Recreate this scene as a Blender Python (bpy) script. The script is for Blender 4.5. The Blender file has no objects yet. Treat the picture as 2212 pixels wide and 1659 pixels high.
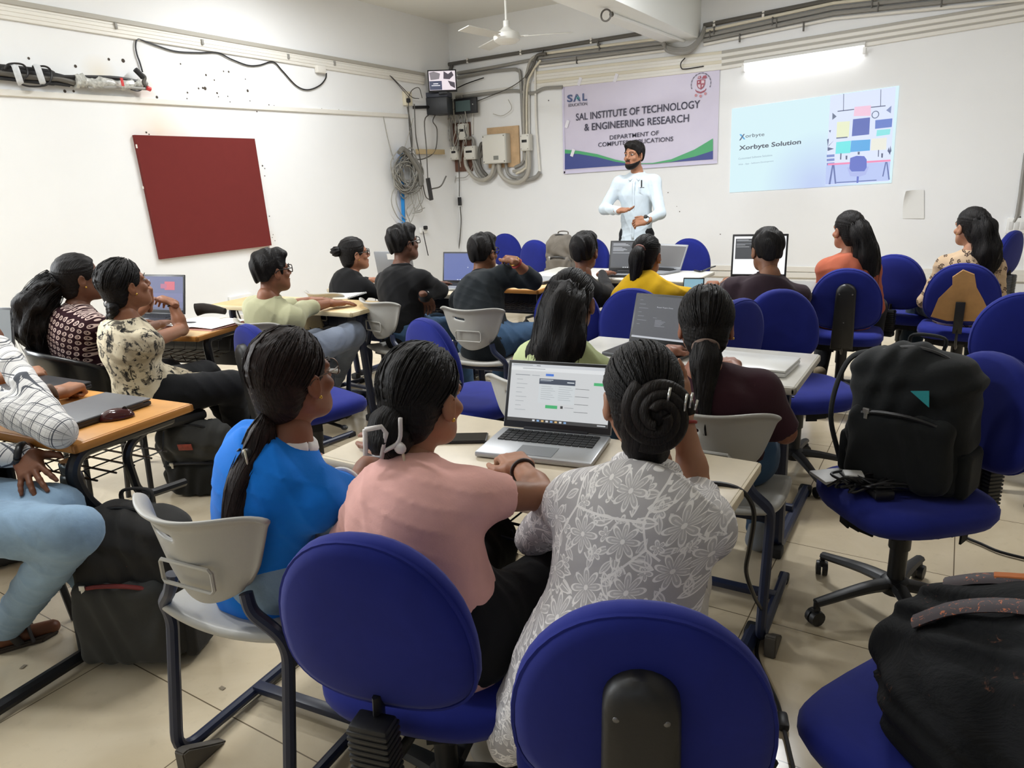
import bpy, bmesh, math, random
import numpy as np
from mathutils import Vector, Matrix
S = bpy.context.scene
COL = S.collection
rnd = random.Random(7)
PI = math.pi
# ------------------------------------------------------------------ camera, world, exposure
FPX, PITCH, ROLL, YAW, CAMH = 1534.9, 0.27963, -0.04351, 0.56045, 1.49   # focal length in pixels of 2212x1659
cy, sy = math.cos(YAW), math.sin(YAW)
FWD = np.array([-sy*math.cos(PITCH), cy*math.cos(PITCH), -math.sin(PITCH)])
RT0 = np.array([cy, sy, 0.0]); UP0 = np.cross(RT0, FWD)
RT = RT0*math.cos(ROLL) + UP0*math.sin(ROLL); UP = -RT0*math.sin(ROLL) + UP0*math.cos(ROLL)
cam = bpy.data.objects.new('camera', bpy.data.cameras.new('camera')); COL.objects.link(cam)
cam.data.sensor_width = 36; cam.data.lens = 36*FPX/2212; cam.data.clip_start = 0.02
cam.matrix_world = Matrix(((RT[0], UP[0], -FWD[0], 0), (RT[1], UP[1], -FWD[1], 0), (RT[2], UP[2], -FWD[2], CAMH), (0, 0, 0, 1)))
S.camera = cam
S.view_settings.view_transform = 'Standard'; S.view_settings.look = 'None'
S.view_settings.gamma = 1; S.view_settings.use_curve_mapping = False
S.view_settings.exposure = 0.16
W = bpy.data.worlds.new('World'); S.world = W; W.use_nodes = True
W.node_tree.nodes['Background'].inputs[0].default_value = (.75, .85, 1, 1)
W.node_tree.nodes['Background'].inputs[1].default_value = 1.0
S.cycles.max_bounces = 8; S.cycles.diffuse_bounces = 5; S.cycles.caustics_reflective = False; S.cycles.caustics_refractive = False
XL, YF, ZC = -5.91, 8.234, 3.456        # left wall, front wall, ceiling
XR, YB = 3.4, -3.4
def area(name, loc, rot, sx, sy_, power, color=(1, 1, 1)):
    l = bpy.data.lights.new(name, 'AREA'); l.shape = 'RECTANGLE'; l.size = sx; l.size_y = sy_; l.energy = power; l.color = color
    o = bpy.data.objects.new(name, l); COL.objects.link(o); o.location = loc; o.rotation_euler = rot; return o
# unseen daylight lamps added as fill behind the viewer and on the left, and the room's tube lights along the ceiling
LIGHTS = [('window_daylight', (-3.6, YB+.12, 1.9), (PI/2, 0, PI), 2.6, 1.5, 75, (.93, .97, 1)),
          ('window_daylight', (.6, YB+.12, 1.9), (PI/2, 0, PI), 2.6, 1.5, 16, (.93, .97, 1)),
          ('window_daylight', (XL+.10, .4, 1.95), (0, -PI/2, 0), 1.5, 2.2, 150, (.93, .97, 1)),
          ('tube_glow', (-4.0, 1.6, 3.36), (0, 0, 0), 1.2, .08, 38, (.965, .985, 1)), ('tube_glow', (-2.7, .8, 3.36), (0, 0, 0), 1.2, .08, 52, (.965, .985, 1)),
          ('tube_glow', (1.6, 1.6, 3.36), (0, 0, 0), 1.2, .08, 1.5, (.965, .985, 1)), ('tube_glow', (-4.4, 4.8, 3.36), (0, 0, 0), 1.2, .08, 60, (.965, .985, 1)),
          ('tube_glow', (-1.4, 5.2, 3.36), (0, 0, 0), 1.2, .08, 100, (.965, .985, 1)), ('tube_glow', (1.9, 4.8, 3.36), (0, 0, 0), 1.2, .08, 18, (.965, .985, 1))]
for a_ in LIGHTS: area(*a_)
# ------------------------------------------------------------------ where a photograph pixel lies on a known plane
def ray(x, y):
    return RT*((x-1106)/FPX) - UP*((y-829.5)/FPX) + FWD
def T(x, y, z):                                        # on the horizontal plane at height z
    d = ray(x, y); t = (z-CAMH)/d[2]; return Vector((d[0]*t, d[1]*t, z))
def F(x, y, off=0.0):                                  # on the front wall
    d = ray(x, y); t = (YF-off)/d[1]; return Vector((d[0]*t, YF-off, CAMH+d[2]*t))
def L(x, y, off=0.0):                                  # on the left wall
    d = ray(x, y); t = (XL+off)/d[0]; return Vector((XL+off, d[1]*t, CAMH+d[2]*t))
# ------------------------------------------------------------------ materials
def lin(c):
    if isinstance(c, str): c = [int(c[i:i+2], 16) for i in (0, 2, 4)]
    return tuple(((v/255/12.92) if v/255 <= .04045 else ((v/255+.055)/1.055)**2.4) for v in c) + (1,)
class NT:
    def __init__(s, name):
        s.m = bpy.data.materials.new(name); s.m.use_nodes = True; s.t = s.m.node_tree; s.n = s.t.nodes
        s.b = s.n['Principled BSDF']
    def new(s, ty, **k):
        n = s.n.new(ty)
        for a, v in k.items(): setattr(n, a, v)
        return n
    def link(s, a, b): s.t.links.new(a, b)
    def set(s, sock, v):
        if hasattr(v, 'links') or isinstance(v, bpy.types.NodeSocket): s.link(v, sock)
        else: sock.default_value = v
    def math(s, op, a, b=0.0, c=None, clamp=False):
        n = s.new('ShaderNodeMath', operation=op); n.use_clamp = clamp
        s.set(n.inputs[0], a); s.set(n.inputs[1], b)
        if c is not None: s.set(n.inputs[2], c)
        return n.outputs[0]
    def coords(s, scale=(1, 1, 1), kind='Object', rot=(0, 0, 0), loc=(0, 0, 0)):
        tc = s.new('ShaderNodeTexCoord'); mp = s.new('ShaderNodeMapping')
        s.link(tc.outputs[kind], mp.inputs[0]); mp.inputs['Scale'].default_value = scale
        mp.inputs['Rotation'].default_value = rot; mp.inputs['Location'].default_value = loc
        return mp.outputs[0]
    def noise(s, vec, scale=5, detail=3, rough=.5, dist=0):
        n = s.new('ShaderNodeTexNoise'); s.link(vec, n.inputs['Vector']); n.inputs['Scale'].default_value = scale
        n.inputs['Detail'].default_value = detail; n.inputs['Roughness'].default_value = rough; n.inputs['Distortion'].default_value = dist
        return n.outputs[0]
    def mix(s, fac, a, b):
        n = s.new('ShaderNodeMix', data_type='RGBA'); s.set(n.inputs[0], fac); s.set(n.inputs[6], a); s.set(n.inputs[7], b)
        return n.outputs[2]
    def ramp(s, fac, lo, hi):
        n = s.new('ShaderNodeMapRange'); s.set(n.inputs[0], fac); n.inputs[1].default_value = lo; n.inputs[2].default_value = hi
        return n.outputs[0]
    def bump(s, h, strength=.3, dist=.01):
        n = s.new('ShaderNodeBump'); s.link(h, n.inputs['Height']); n.inputs['Strength'].default_value = strength
        n.inputs['Distance'].default_value = dist; s.link(n.outputs[0], s.b.inputs['Normal'])
    def col(s, v): s.set(s.b.inputs['Base Color'], v)
    def rough(s, r, spec=.5):
        s.set(s.b.inputs['Roughness'], r); s.b.inputs['Specular IOR Level'].default_value = spec
MAT = {}
def M(name, c=None, rough=.5, spec=.5, metal=0, bs=0, bst=.2, bd=.01, var=0, vs=6, emit=0, alpha=1):
    if name in MAT: return MAT[name]
    n = NT(name); base = lin(c)
    n.rough(rough, spec); n.b.inputs['Metallic'].default_value = metal
    v = n.coords() if (bs or var) else None
    if var:
        f = n.noise(v, vs, 4, .6)
        n.col(n.mix(n.ramp(f, .3, .7), tuple(x*(1-var) for x in base[:3])+(1,), tuple(min(1, x*(1+var)) for x in base[:3])+(1,)))
    else: n.col(base)
    if bs: n.bump(n.noise(v, bs, 5, .65), bst, bd)
    if emit:
        n.b.inputs['Emission Color'].default_value = base; n.b.inputs['Emission Strength'].default_value = emit
    if alpha < 1: n.b.inputs['Alpha'].default_value = alpha
    MAT[name] = n.m; return n.m
def cloth(name, c, bump=.35, weave=260, var=.06, rough=.9):
    if name in MAT: return MAT[name]
    n = NT(name); base = lin(c); v = n.coords()
    f = n.noise(v, 9, 4, .6, .6); w = n.noise(v, weave, 2, .5)
    n.col(n.mix(n.ramp(f, .3, .7), tuple(x*(1-var) for x in base[:3])+(1,), tuple(min(1, x*(1+var)) for x in base[:3])+(1,)))
    n.rough(rough, .2); n.b.inputs['Sheen Weight'].default_value = .08
    n.bump(n.math('ADD', n.math('MULTIPLY', f, .6), n.math('MULTIPLY', w, .10)), bump, .008)
    MAT[name] = n.m; return n.m
# ------------------------------------------------------------------ mesh helpers: a shape is (verts, faces)
def tf(vf, m):
    m = np.array(m); v = np.asarray(vf[0], float).reshape(-1, 3)
    return (v@m[:3, :3].T+m[:3, 3], vf[1])
def tr(x=0, y=0, z=0, rz=0, rx=0, ry=0):
    return Matrix.Translation((x, y, z))@Matrix.Rotation(rz, 4, 'Z')@Matrix.Rotation(ry, 4, 'Y')@Matrix.Rotation(rx, 4, 'X')
def mv(vf, x=0, y=0, z=0, rz=0, rx=0, ry=0): return tf(vf, tr(x, y, z, rz, rx, ry))
def merge(*parts):
    V, Fc, o = [], [], 0
    for v, f in parts:
        v = np.asarray(v, float).reshape(-1, 3); V.append(v); Fc += [tuple(i+o for i in q) for q in f]; o += len(v)
    return (np.vstack(V), Fc)
def frm_bm(bm):
    bm.verts.index_update(); r = (np.array([v.co[:] for v in bm.verts]), [tuple(v.index for v in f.verts) for f in bm.faces]); bm.free(); return r
def box(sx, sy_, sz, x=0, y=0, z=0, bev=0, seg=2):
    bm = bmesh.new(); bmesh.ops.create_cube(bm, size=1)
    for v in bm.verts: v.co = Vector((v.co.x*sx, v.co.y*sy_, v.co.z*sz))
    if bev: bmesh.ops.bevel(bm, geom=list(bm.edges), offset=min(bev, .49*min(sx, sy_, sz)), segments=seg, affect='EDGES', profile=.5)
    for v in bm.verts: v.co += Vector((x, y, z))
    return frm_bm(bm)
def lathe(prof, seg=16, cap=True):
    V, Fc = [], []
    for r, z in prof:
        for i in range(seg): a = 2*PI*i/seg; V.append((r*math.cos(a), r*math.sin(a), z))
    for j in range(len(prof)-1):
        for i in range(seg):
            k = (i+1) % seg; Fc.append((j*seg+i, j*seg+k, (j+1)*seg+k, (j+1)*seg+i))
    if cap: Fc.append(tuple(range(seg))[::-1]); Fc.append(tuple((len(prof)-1)*seg+i for i in range(seg)))
    return (np.array(V), Fc)
def smooth_path(P, n=6):
    P = [np.array(p, float) for p in P]
    if len(P) < 3 or n <= 1: return P
    Q = [2*P[0]-P[1]]+P+[2*P[-1]-P[-2]]; out = []
    for i in range(1, len(Q)-2):
        for k in range(n):
            t = k/n; a, b, c, d = Q[i-1], Q[i], Q[i+1], Q[i+2]
            out.append(.5*((2*b)+(c-a)*t+(2*a-5*b+4*c-d)*t*t+(3*b-a-3*c+d)*t**3))
    out.append(P[-1]); return out
def tube(P, r, seg=8, n=6, prof=None, closed=False, sq=1.0, up=None):
    P = smooth_path(P, n); N = len(P); V, Fc = [], []
    R = r if callable(r) else (lambda t: r)
    t0 = P[1]-P[0]; u = np.array(up, float) if up is not None else (np.array([0, 0, 1.]) if abs(t0[2]) < .9*np.linalg.norm(t0) else np.array([1., 0, 0]))
    for i, p in enumerate(P):
        a = P[(i+1) % N] if closed else P[min(i+1, N-1)]; b = P[(i-1) % N] if closed else P[max(i-1, 0)]
        t = a-b; t /= (np.linalg.norm(t)+1e-9); u = u-t*np.dot(u, t); u /= (np.linalg.norm(u)+1e-9); w = np.cross(t, u)
        rr = R(i/(N-1))
        for k in range(seg):
            an = 2*PI*k/seg; q = prof(k/seg, i/(N-1)) if prof else 1
            V.append(p+(u*math.sin(an)*sq+w*math.cos(an))*rr*q)
    for i in range(N if closed else N-1):
        for k in range(seg):
            j = (i+1) % N; Fc.append((i*seg+k, i*seg+(k+1) % seg, j*seg+(k+1) % seg, j*seg+k))
    if not closed: Fc.append(tuple(range(seg))[::-1]); Fc.append(tuple((N-1)*seg+k for k in range(seg)))
    return (np.array(V), Fc)
def fillet(P, r=.05, n=5):                              # straight runs with rounded corners
    P = [np.array(p, float) for p in P]; out = [P[0]]
    for i in range(1, len(P)-1):
        a, b, c = P[i-1], P[i], P[i+1]; d1 = a-b; d2 = c-b; l1, l2 = np.linalg.norm(d1), np.linalg.norm(d2)
        q = min(r, l1*.49, l2*.49); s, e = b+d1/l1*q, b+d2/l2*q
        for k in range(n+1): t = k/n; out.append(s*(1-t)**2+b*2*t*(1-t)+e*t*t)
    out.append(P[-1]); return out
def prism(poly, d, bev=0):                              # polygon in x,z; thickness along y from 0 to -d
    bm = bmesh.new(); vs = [bm.verts.new((x, 0, z)) for x, z in poly]; f = bm.faces.new(vs)
    r = bmesh.ops.extrude_face_region(bm, geom=[f])
    for v in r['geom']:
        if isinstance(v, bmesh.types.BMVert): v.co.y -= d
    bmesh.ops.recalc_face_normals(bm, faces=bm.faces)
    if bev: bmesh.ops.bevel(bm, geom=list(bm.edges), offset=bev, segments=2, affect='EDGES')
    return frm_bm(bm)
def sphere(r, x=0, y=0, z=0, s=(1, 1, 1), seg=16):
    bm = bmesh.new(); bmesh.ops.create_uvsphere(bm, u_segments=seg, v_segments=max(6, seg*2//3), radius=r)
    for v in bm.verts: v.co = Vector((v.co.x*s[0]+x, v.co.y*s[1]+y, v.co.z*s[2]+z))
    return frm_bm(bm)
def mesh(name, vf, mats, smooth=None, fm=None):
    if isinstance(vf, list): vf = merge(*vf)
    me = bpy.data.meshes.new(name); V = np.asarray(vf[0], float).reshape(-1, 3)
    me.from_pydata([tuple(v) for v in V], [], [tuple(f) for f in vf[1]])
    for m in (mats if isinstance(mats, (list, tuple)) else [mats]): me.materials.append(m)
    if fm is not None: me.polygons.foreach_set('material_index', np.asarray(fm, np.int32))
    if smooth is not False:
        me.polygons.foreach_set('use_smooth', [True]*len(me.polygons))
        if smooth is not True: me.set_sharp_from_angle(angle=math.radians(smooth or 35))
    me.update(); return me
def part(name, vf, mat, parent=None, smooth=None, label=None, fm=None, stuff=False):
    o = bpy.data.objects.new(name, mesh(name, vf, mat, smooth, fm)); COL.objects.link(o)
    if parent is not None: o.parent = parent
    if label: o['label'] = label
    if stuff: o['kind'] = 'stuff'
    return o
def thing(name, label, cat, loc=(0, 0, 0), rz=0, group=None, rx=0, ry=0):
    o = bpy.data.objects.new(name, None); COL.objects.link(o); o.empty_display_size = .05
    o.location = loc; o.rotation_euler = (rx, ry, rz); return tag(o, label, cat, group)
def tag(o, label, cat, group=None):
    o['label'] = label; o['category'] = cat
    if group: o['group'] = group
    return o
def struct(name, vf, mat, parent=None, smooth=None):
    o = part(name, vf, mat, parent, smooth)
    if parent is None: o['kind'] = 'structure'
    return o
KIDS = {}
def dup(o, parent=None):
    c = o.copy(); COL.objects.link(c)
    if parent is not None: c.parent = parent
    for ch in list(o.children): dup(ch, c)
    return c
def text(name, s, mat, parent, width=None, height=None, bold=0.0, ext=.0006, mtx=None, align='LEFT', shear=0.0):
    cu = bpy.data.curves.new(name, 'FONT'); cu.body = s; cu.size = 1; cu.extrude = 0; cu.offset = bold; cu.shear = shear; cu.resolution_u = 3
    ob = bpy.data.objects.new('tmp_text', cu); COL.objects.link(ob)
    dg = bpy.context.evaluated_depsgraph_get(); me = bpy.data.meshes.new_from_object(ob.evaluated_get(dg))
    bpy.data.objects.remove(ob); bpy.data.curves.remove(cu)
    V = np.array([v.co[:] for v in me.vertices]); Fc = [tuple(p.vertices) for p in me.polygons]; bpy.data.meshes.remove(me)
    V[:, 0] -= V[:, 0].min(); V[:, 1] -= V[:, 1].min(); w, h = V[:, 0].max(), V[:, 1].max()
    if width and height: V[:, 0] *= width/w; V[:, 1] *= height/h
    elif width: V *= width/w
    elif height: V *= height/h
    if align == 'CENTER': V[:, 0] -= V[:, 0].max()/2
    V = V[:, [0, 2, 1]]; V[:, 1] = 0          # lies in the x,z plane, facing -y
    vf = (V, Fc)
    if mtx is not None: vf = tf(vf, mtx)
    return part(name, vf, mat, parent, False)
# ------------------------------------------------------------------ sculpting with distance fields
def vec(*a): return np.array(a, float)
class Field:
    def __init__(s, lo, hi, h):
        s.lo = np.array(lo, float); s.h = h; s.n = np.ceil((np.array(hi)-s.lo)/h).astype(int)+1
        s.D = np.full(s.n, .5, np.float32)
        s.ax = [s.lo[i]+h*np.arange(s.n[i]) for i in range(3)]
    def reg(s, lo, hi):
        a = np.clip(((np.array(lo)-s.lo)/s.h).astype(int), 0, s.n); b = np.clip(np.ceil((np.array(hi)-s.lo)/s.h).astype(int)+1, 0, s.n)
        sl = tuple(slice(int(i), int(j)) for i, j in zip(a, b))
        g = np.meshgrid(*[s.ax[i][sl[i]] for i in range(3)], indexing='ij')
        return sl, g
    def put(s, prim, k=.02, sub=False):
        fn, lo, hi = prim; m = k+3*s.h
        sl, g = s.reg(np.array(lo)-m, np.array(hi)+m)
        if g[0].size == 0: return
        d = fn(*g).astype(np.float32); a = s.D[sl]
        if sub:
            d = -d; r = np.maximum(a, d)
            if k > 0: q = np.maximum(k-np.abs(a-d), 0); r = r+q*q/(4*k)
        else:
            r = np.minimum(a, d)
            if k > 0: q = np.maximum(k-np.abs(a-d), 0); r = r-q*q/(4*k)
        s.D[sl] = r
    def add(s, *prims, k=.02):
        for p in prims: s.put(p, k)
    def cut(s, *prims, k=.005):
        for p in prims: s.put(p, k, True)
    def disp(s, fn):
        g = np.meshgrid(*s.ax, indexing='ij'); m = np.abs(s.D) < .04
        s.D[m] += fn(g[0][m], g[1][m], g[2][m]).astype(np.float32)
    def mesh(s):
        D = s.D; D = np.pad(D, 1, constant_values=.5); lo = s.lo-s.h
        I = D < 0; n = np.array(D.shape)-1
        cnt = np.zeros(n, np.int8)
        offs = [(i, j, k) for i in (0, 1) for j in (0, 1) for k in (0, 1)]
        sl = lambda o: tuple(slice(o[i], o[i]+n[i]) for i in range(3))
        for o in offs: cnt += I[sl(o)]
        act = (cnt > 0) & (cnt < 8); idx = np.argwhere(act)
        if len(idx) == 0: return (np.zeros((0, 3)), [])
        acc = np.zeros((len(idx), 3)); num = np.zeros(len(idx))
        dv = [D[idx[:, 0]+o[0], idx[:, 1]+o[1], idx[:, 2]+o[2]].astype(float) for o in offs]
        for a in range(8):
            for ax in range(3):
                if offs[a][ax]: continue
                bo = list(offs[a]); bo[ax] = 1; b = offs.index(tuple(bo))
                da, db = dv[a], dv[b]; m = (da < 0) != (db < 0); t = np.where(m, da/(da-db+1e-12), 0)
                p = np.tile(np.array(offs[a], float), (len(idx), 1)); p[:, ax] += t
                acc[m] += p[m]; num[m] += 1
        V = lo+s.h*(idx+acc/num[:, None])
        im = np.full(n, -1, np.int64); im[act] = np.arange(len(idx)); Fc = []
        for ax in range(3):
            a = [slice(None)]*3; b = [slice(None)]*3; a[ax] = slice(0, -1); b[ax] = slice(1, None)
            e = np.argwhere(I[tuple(a)] != I[tuple(b)]); u, w = (ax+1) % 3, (ax+2) % 3
            e = e[(e[:, u] > 0) & (e[:, w] > 0) & (e[:, u] < n[u]) & (e[:, w] < n[w]) & (e[:, ax] < n[ax])]
            if len(e) == 0: continue
            def g(du, dw):
                q = e.copy(); q[:, u] -= du; q[:, w] -= dw; return im[q[:, 0], q[:, 1], q[:, 2]]
            Q = np.stack([g(1, 1), g(0, 1), g(0, 0), g(1, 0)], 1)
            flip = ~I[e[:, 0], e[:, 1], e[:, 2]]; Q[flip] = Q[flip][:, ::-1]
            Fc += [tuple(q) for q in Q[(Q >= 0).all(1)].tolist()]
        return (V, Fc)
def cone(a, b, r1, r2=None, u=None, q=1.0):             # round cone, flattened by q along direction u
    a, b = np.array(a, float), np.array(b, float); r2 = r1 if r2 is None else r2; ba = b-a; bb = np.dot(ba, ba)+1e-12
    if u is not None:
        u = np.array(u, float); u = u/np.linalg.norm(u); s = 1/q-1; ba2 = ba+u*np.dot(ba, u)*s; bb2 = np.dot(ba2, ba2)+1e-12
    def fn(X, Y, Z):
        px, py, pz = X-a[0], Y-a[1], Z-a[2]
        if u is None:
            t = np.clip((px*ba[0]+py*ba[1]+pz*ba[2])/bb, 0, 1); return np.sqrt((px-t*ba[0])**2+(py-t*ba[1])**2+(pz-t*ba[2])**2)-(r1+(r2-r1)*t)
        w = (px*u[0]+py*u[1]+pz*u[2])*s; px, py, pz = px+w*u[0], py+w*u[1], pz+w*u[2]
        t = np.clip((px*ba2[0]+py*ba2[1]+pz*ba2[2])/bb2, 0, 1)
        return (np.sqrt((px-t*ba2[0])**2+(py-t*ba2[1])**2+(pz-t*ba2[2])**2)-(r1+(r2-r1)*t))*(.5+.5*q)
    m = max(r1, r2); return fn, np.minimum(a, b)-m, np.maximum(a, b)+m
def ell(c, r, R=None):
    c, r = np.array(c, float), np.array(r, float); R = None if R is None else np.array(R)[:3, :3]
    def fn(X, Y, Z):
        p = [X-c[0], Y-c[1], Z-c[2]]
        if R is not None: p = [p[0]*R[0, i]+p[1]*R[1, i]+p[2]*R[2, i] for i in range(3)]
        k0 = np.sqrt(sum((p[i]/r[i])**2 for i in range(3)))+1e-9; k1 = np.sqrt(sum((p[i]/r[i]**2)**2 for i in range(3)))+1e-9
        return k0*(k0-1)/k1
    m = r.max(); return fn, c-m, c+m
def rbox(c, half, rad, R=None):
    c, hf = np.array(c, float), np.array(half, float)-rad; R = None if R is None else np.array(R)[:3, :3]
    def fn(X, Y, Z):
        p = [X-c[0], Y-c[1], Z-c[2]]
        if R is not None: p = [p[0]*R[0, i]+p[1]*R[1, i]+p[2]*R[2, i] for i in range(3)]
        q = [np.abs(p[i])-hf[i] for i in range(3)]
        return np.sqrt(sum(np.maximum(v, 0)**2 for v in q))+np.minimum(np.maximum(np.maximum(q[0], q[1]), q[2]), 0)-rad
    m = np.linalg.norm(np.array(half)); return fn, c-m, c+m
def half(p, n):                                         # half space on the side n points to
    p, n = np.array(p, float), np.array(n, float)/np.linalg.norm(n)
    return (lambda X, Y, Z: -((X-p[0])*n[0]+(Y-p[1])*n[1]+(Z-p[2])*n[2])), p-5, p+5
# ------------------------------------------------------------------ room shell
def floor_mat():
    n = NT('floor_tiles'); v = n.coords(); s = n.new('ShaderNodeSeparateXYZ'); n.link(v, s.inputs[0])
    def ln(c, x0):
        f = n.math('FRACT', n.math('ADD', n.math('DIVIDE', n.math('SUBTRACT', c, x0), .6), 100.5)); return n.math('ABSOLUTE', n.math('SUBTRACT', f, .5))
    d = n.math('MINIMUM', ln(s.outputs[0], -2.271), ln(s.outputs[1], 1.027))
    m = n.math('LESS_THAN', d, .0032)
    a = n.noise(v, 1.6, 5, .6, 1.2); b = n.noise(v, 22, 4, .6)
    base = n.mix(n.ramp(a, .3, .7), lin('c6b699'), lin('d8cab0'))
    base = n.mix(n.math('MULTIPLY', n.ramp(b, .58, .75), .16), base, lin('8f826b'))
    n.col(n.mix(m, base, lin('6d604c')))
    n.rough(n.math('ADD', .10, n.math('MULTIPLY', b, .12)), .5)
    return n.m
def wall_mat(name, c, stains=()):
    n = NT(name); v = n.coords(); a = n.noise(v, 1.1, 4, .6); b = n.noise(v, 60, 3, .5)
    base = n.mix(n.ramp(a, .3, .7), lin(c), tuple(min(1, x*1.035) for x in lin(c)[:3])+(1,))
    for (p, r, c2, k) in stains:
        mp = n.new('ShaderNodeVectorMath', operation='DISTANCE'); n.link(v, mp.inputs[0]); mp.inputs[1].default_value = p
        f = n.math('MULTIPLY', n.ramp(n.math('ADD', mp.outputs['Value'], n.math('MULTIPLY', a, r*.8)), r*1.4, r*.2), k)
        base = n.mix(f, base, lin(c2))
    n.col(base); n.rough(.75, .3); n.bump(b, .05, .004); return n.m
WALLC = 'ecedee'
wm = wall_mat('wall_paint', WALLC, [(tuple(L(345, 285)), .33, 'e8c79d', .55), (tuple(L(560, 520)), .22, 'ead0b4', .4), (tuple(L(215, 160)), .16, 'e8d3a8', .5), (tuple(L(310, 200)), .14, 'ecc9b0', .5), (tuple(F(1002, 280)), .5, 'd9d2c2', .4)])
cm = wall_mat('ceiling_paint', 'e4e4df')
fm_ = floor_mat()
struct('floor', box(XR-XL+.4, YF-YB+.4, .1, (XR+XL)/2, (YF+YB)/2, -.05), fm_)
struct('ceiling', box(XR-XL+.4, YF-YB+.4, .1, (XR+XL)/2, (YF+YB)/2, ZC+.05), cm)
wl = struct('wall_left', box(.15, YF-YB+.4, ZC, XL-.075, (YF+YB)/2, ZC/2), wm)
wf = struct('wall_front', box(XR-XL, .15, ZC, (XR+XL)/2, YF+.075, ZC/2), wm)
gm = wall_mat('wall_paint_grey', '9a978f')  # grey given only to the unseen walls, added to cut bounced light
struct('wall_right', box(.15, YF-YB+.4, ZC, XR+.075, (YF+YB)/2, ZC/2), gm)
# back wall with two window openings behind the viewer
def holes_wall(x0, x1, z1, hs, y, th):
    xs = [x0]; P = []
    for a, b, c, d in hs:
        P.append(box(a-xs[-1], th, z1, (a+xs[-1])/2, y, z1/2)); P.append(box(b-a, th, c, (a+b)/2, y, c/2)); P.append(box(b-a, th, z1-d, (a+b)/2, y, (z1+d)/2)); xs.append(b)
    P.append(box(x1-xs[-1], th, z1, (x1+xs[-1])/2, y, z1/2)); return merge(*P)
# unseen window frame added around the left fill lamp, no opening behind it
struct('window_3', merge(*[box(.06, .05, 1.6, XL+.03, .4+dy, 1.95) for dy in (-1.15, 0, 1.15)], *[box(.06, 2.35, .05, XL+.03, .4, z) for z in (1.17, 2.73)]), M('window_aluminium', 'b9bcbd', .4, metal=.6))
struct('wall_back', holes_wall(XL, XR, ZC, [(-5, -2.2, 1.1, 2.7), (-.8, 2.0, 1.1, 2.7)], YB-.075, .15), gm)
alu = M('window_aluminium', 'b9bcbd', .4, metal=.6)
for i, xc in enumerate((-3.6, .6)):
    w = struct('window_%d' % (i+1), merge(*[box(.05, .06, 1.6, xc+dx, YB-.07, 1.9) for dx in (-1.37, -.46, .46, 1.37)], *[box(2.8, .06, .05, xc, YB-.07, z) for z in (1.12, 2.68)]), alu)
# concrete beam running under the ceiling to the front wall
zb = 2.86; beam = struct('trim_1', merge(box(.40, YF-YB, ZC-zb, -2.785, (YF+YB)/2, (ZC+zb)/2, .006)), M('beam_paint', 'eceeec', .7, bs=25, bst=.05))
beam['label'] = 'white concrete ceiling beam'
# small marks and drill holes on the left wall
hol = M('drill_hole', '4a423a', .9)
def dots(pts, fn, nrm):
    P = []
    for x, y, r in pts:
        p = fn(x, y, .0015); s = sphere(r, seg=7); P.append(mv(s, *p) if False else (np.array(s[0])*(np.array([.15, 1, 1]) if nrm == 0 else np.array([1, .15, 1]))+np.array(p), s[1]))
    return merge(*P)
hp = [(62, 126, 8), (163, 143, 10), (235, 128, 9), (266, 131, 13), (390, 138, 6), (445, 162, 8), (463, 173, 6), (483, 154, 6), (494, 155, 8), (530, 171, 5), (429, 191, 7), (443, 191, 13), (438, 190, 8), (405, 200, 7), (469, 201, 8), (472, 209, 5), (535, 196, 11), (492, 208, 5), (497, 220, 5), (339, 210, 10), (404, 213, 5), (540, 218, 5), (551, 236, 5), (555, 241, 6), (581, 227, 7), (592, 228, 5), (695, 235, 5), (140, 197, 10), (159, 197, 8), (567, 358, 7), (572, 364, 5), (572, 380, 5), (582, 467, 5), (590, 507, 4), (588, 513, 4), (594, 520, 4), (316, 286, 7), (322, 290, 5), (732, 237, 4)]
part('drill_marks', dots([(x, y, r*.0012) for x, y, r in hp], L, 0), hol, wl)
part('drill_marks', dots([(1185, 217, .008), (1008, 295, .006), (1443, 416, .006), (1468, 457, .006), (1462, 446, .004), (1420, 545, .005), (1556, 506, .006), (2204, 469, .007)], F, 1), hol, wf)
# ------------------------------------------------------------------ trunking and pipes
pw = M('casing_plastic', 'e4e1da', .45); pw2 = M('casing_grey', 'aca89f', .5); pg = M('pipe_grey', '8f8d88', .45); pd = M('pipe_dark', '5b5853', .5); py_ = M('pipe_ivory', 'd9d2bf', .4)
bk = M('black_plastic', '17171a', .4); bkm = M('black_rubber', '1d1d1f', .7)
def strip(name, fn, a, b, h, d, mat, parent=None, off=0.0):
    A, B = fn(*a, off), fn(*b, off); v = B-A; P = [A, B]
    n = Vector((1, 0, 0)) if fn is L else Vector((0, -1, 0)); V = []
    for p in P:
        for dz, dn in ((h/2, 0), (h/2, d*.8), (h/2-d*.2, d), (-h/2+d*.2, d), (-h/2, d*.8), (-h/2, 0)): V.append(p+Vector((0, 0, dz))+n*dn)
    Fc = [tuple((i, (i+1) % 6, (i+1) % 6+6, i+6)) for i in range(6)]+[tuple(range(6))[::-1], tuple(range(6, 12))]
    return part(name, ([tuple(v) for v in V], Fc), mat, parent, False)
cas = thing('cable_casing', 'long band of white cable casing strips across the left wall', 'trunking', L(740, 140))
inv = lambda o: (-o.location.x, -o.location.y, -o.location.z)
def wpart(name, vf, mat, root, smooth=None, **k):        # a part given in world coordinates
    if isinstance(vf, list): vf = merge(*vf)
    r = root.matrix_basis.inverted() if root is not None else Matrix(); return part(name, tf(vf, r), mat, root, smooth, **k)
def wstrip(root, *a, **k):
    o = strip(*a, **k); o.parent = root; o.matrix_parent_inverse = Matrix(); o.location = root.matrix_basis.inverted()@Vector((0, 0, 0)); return o
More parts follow.
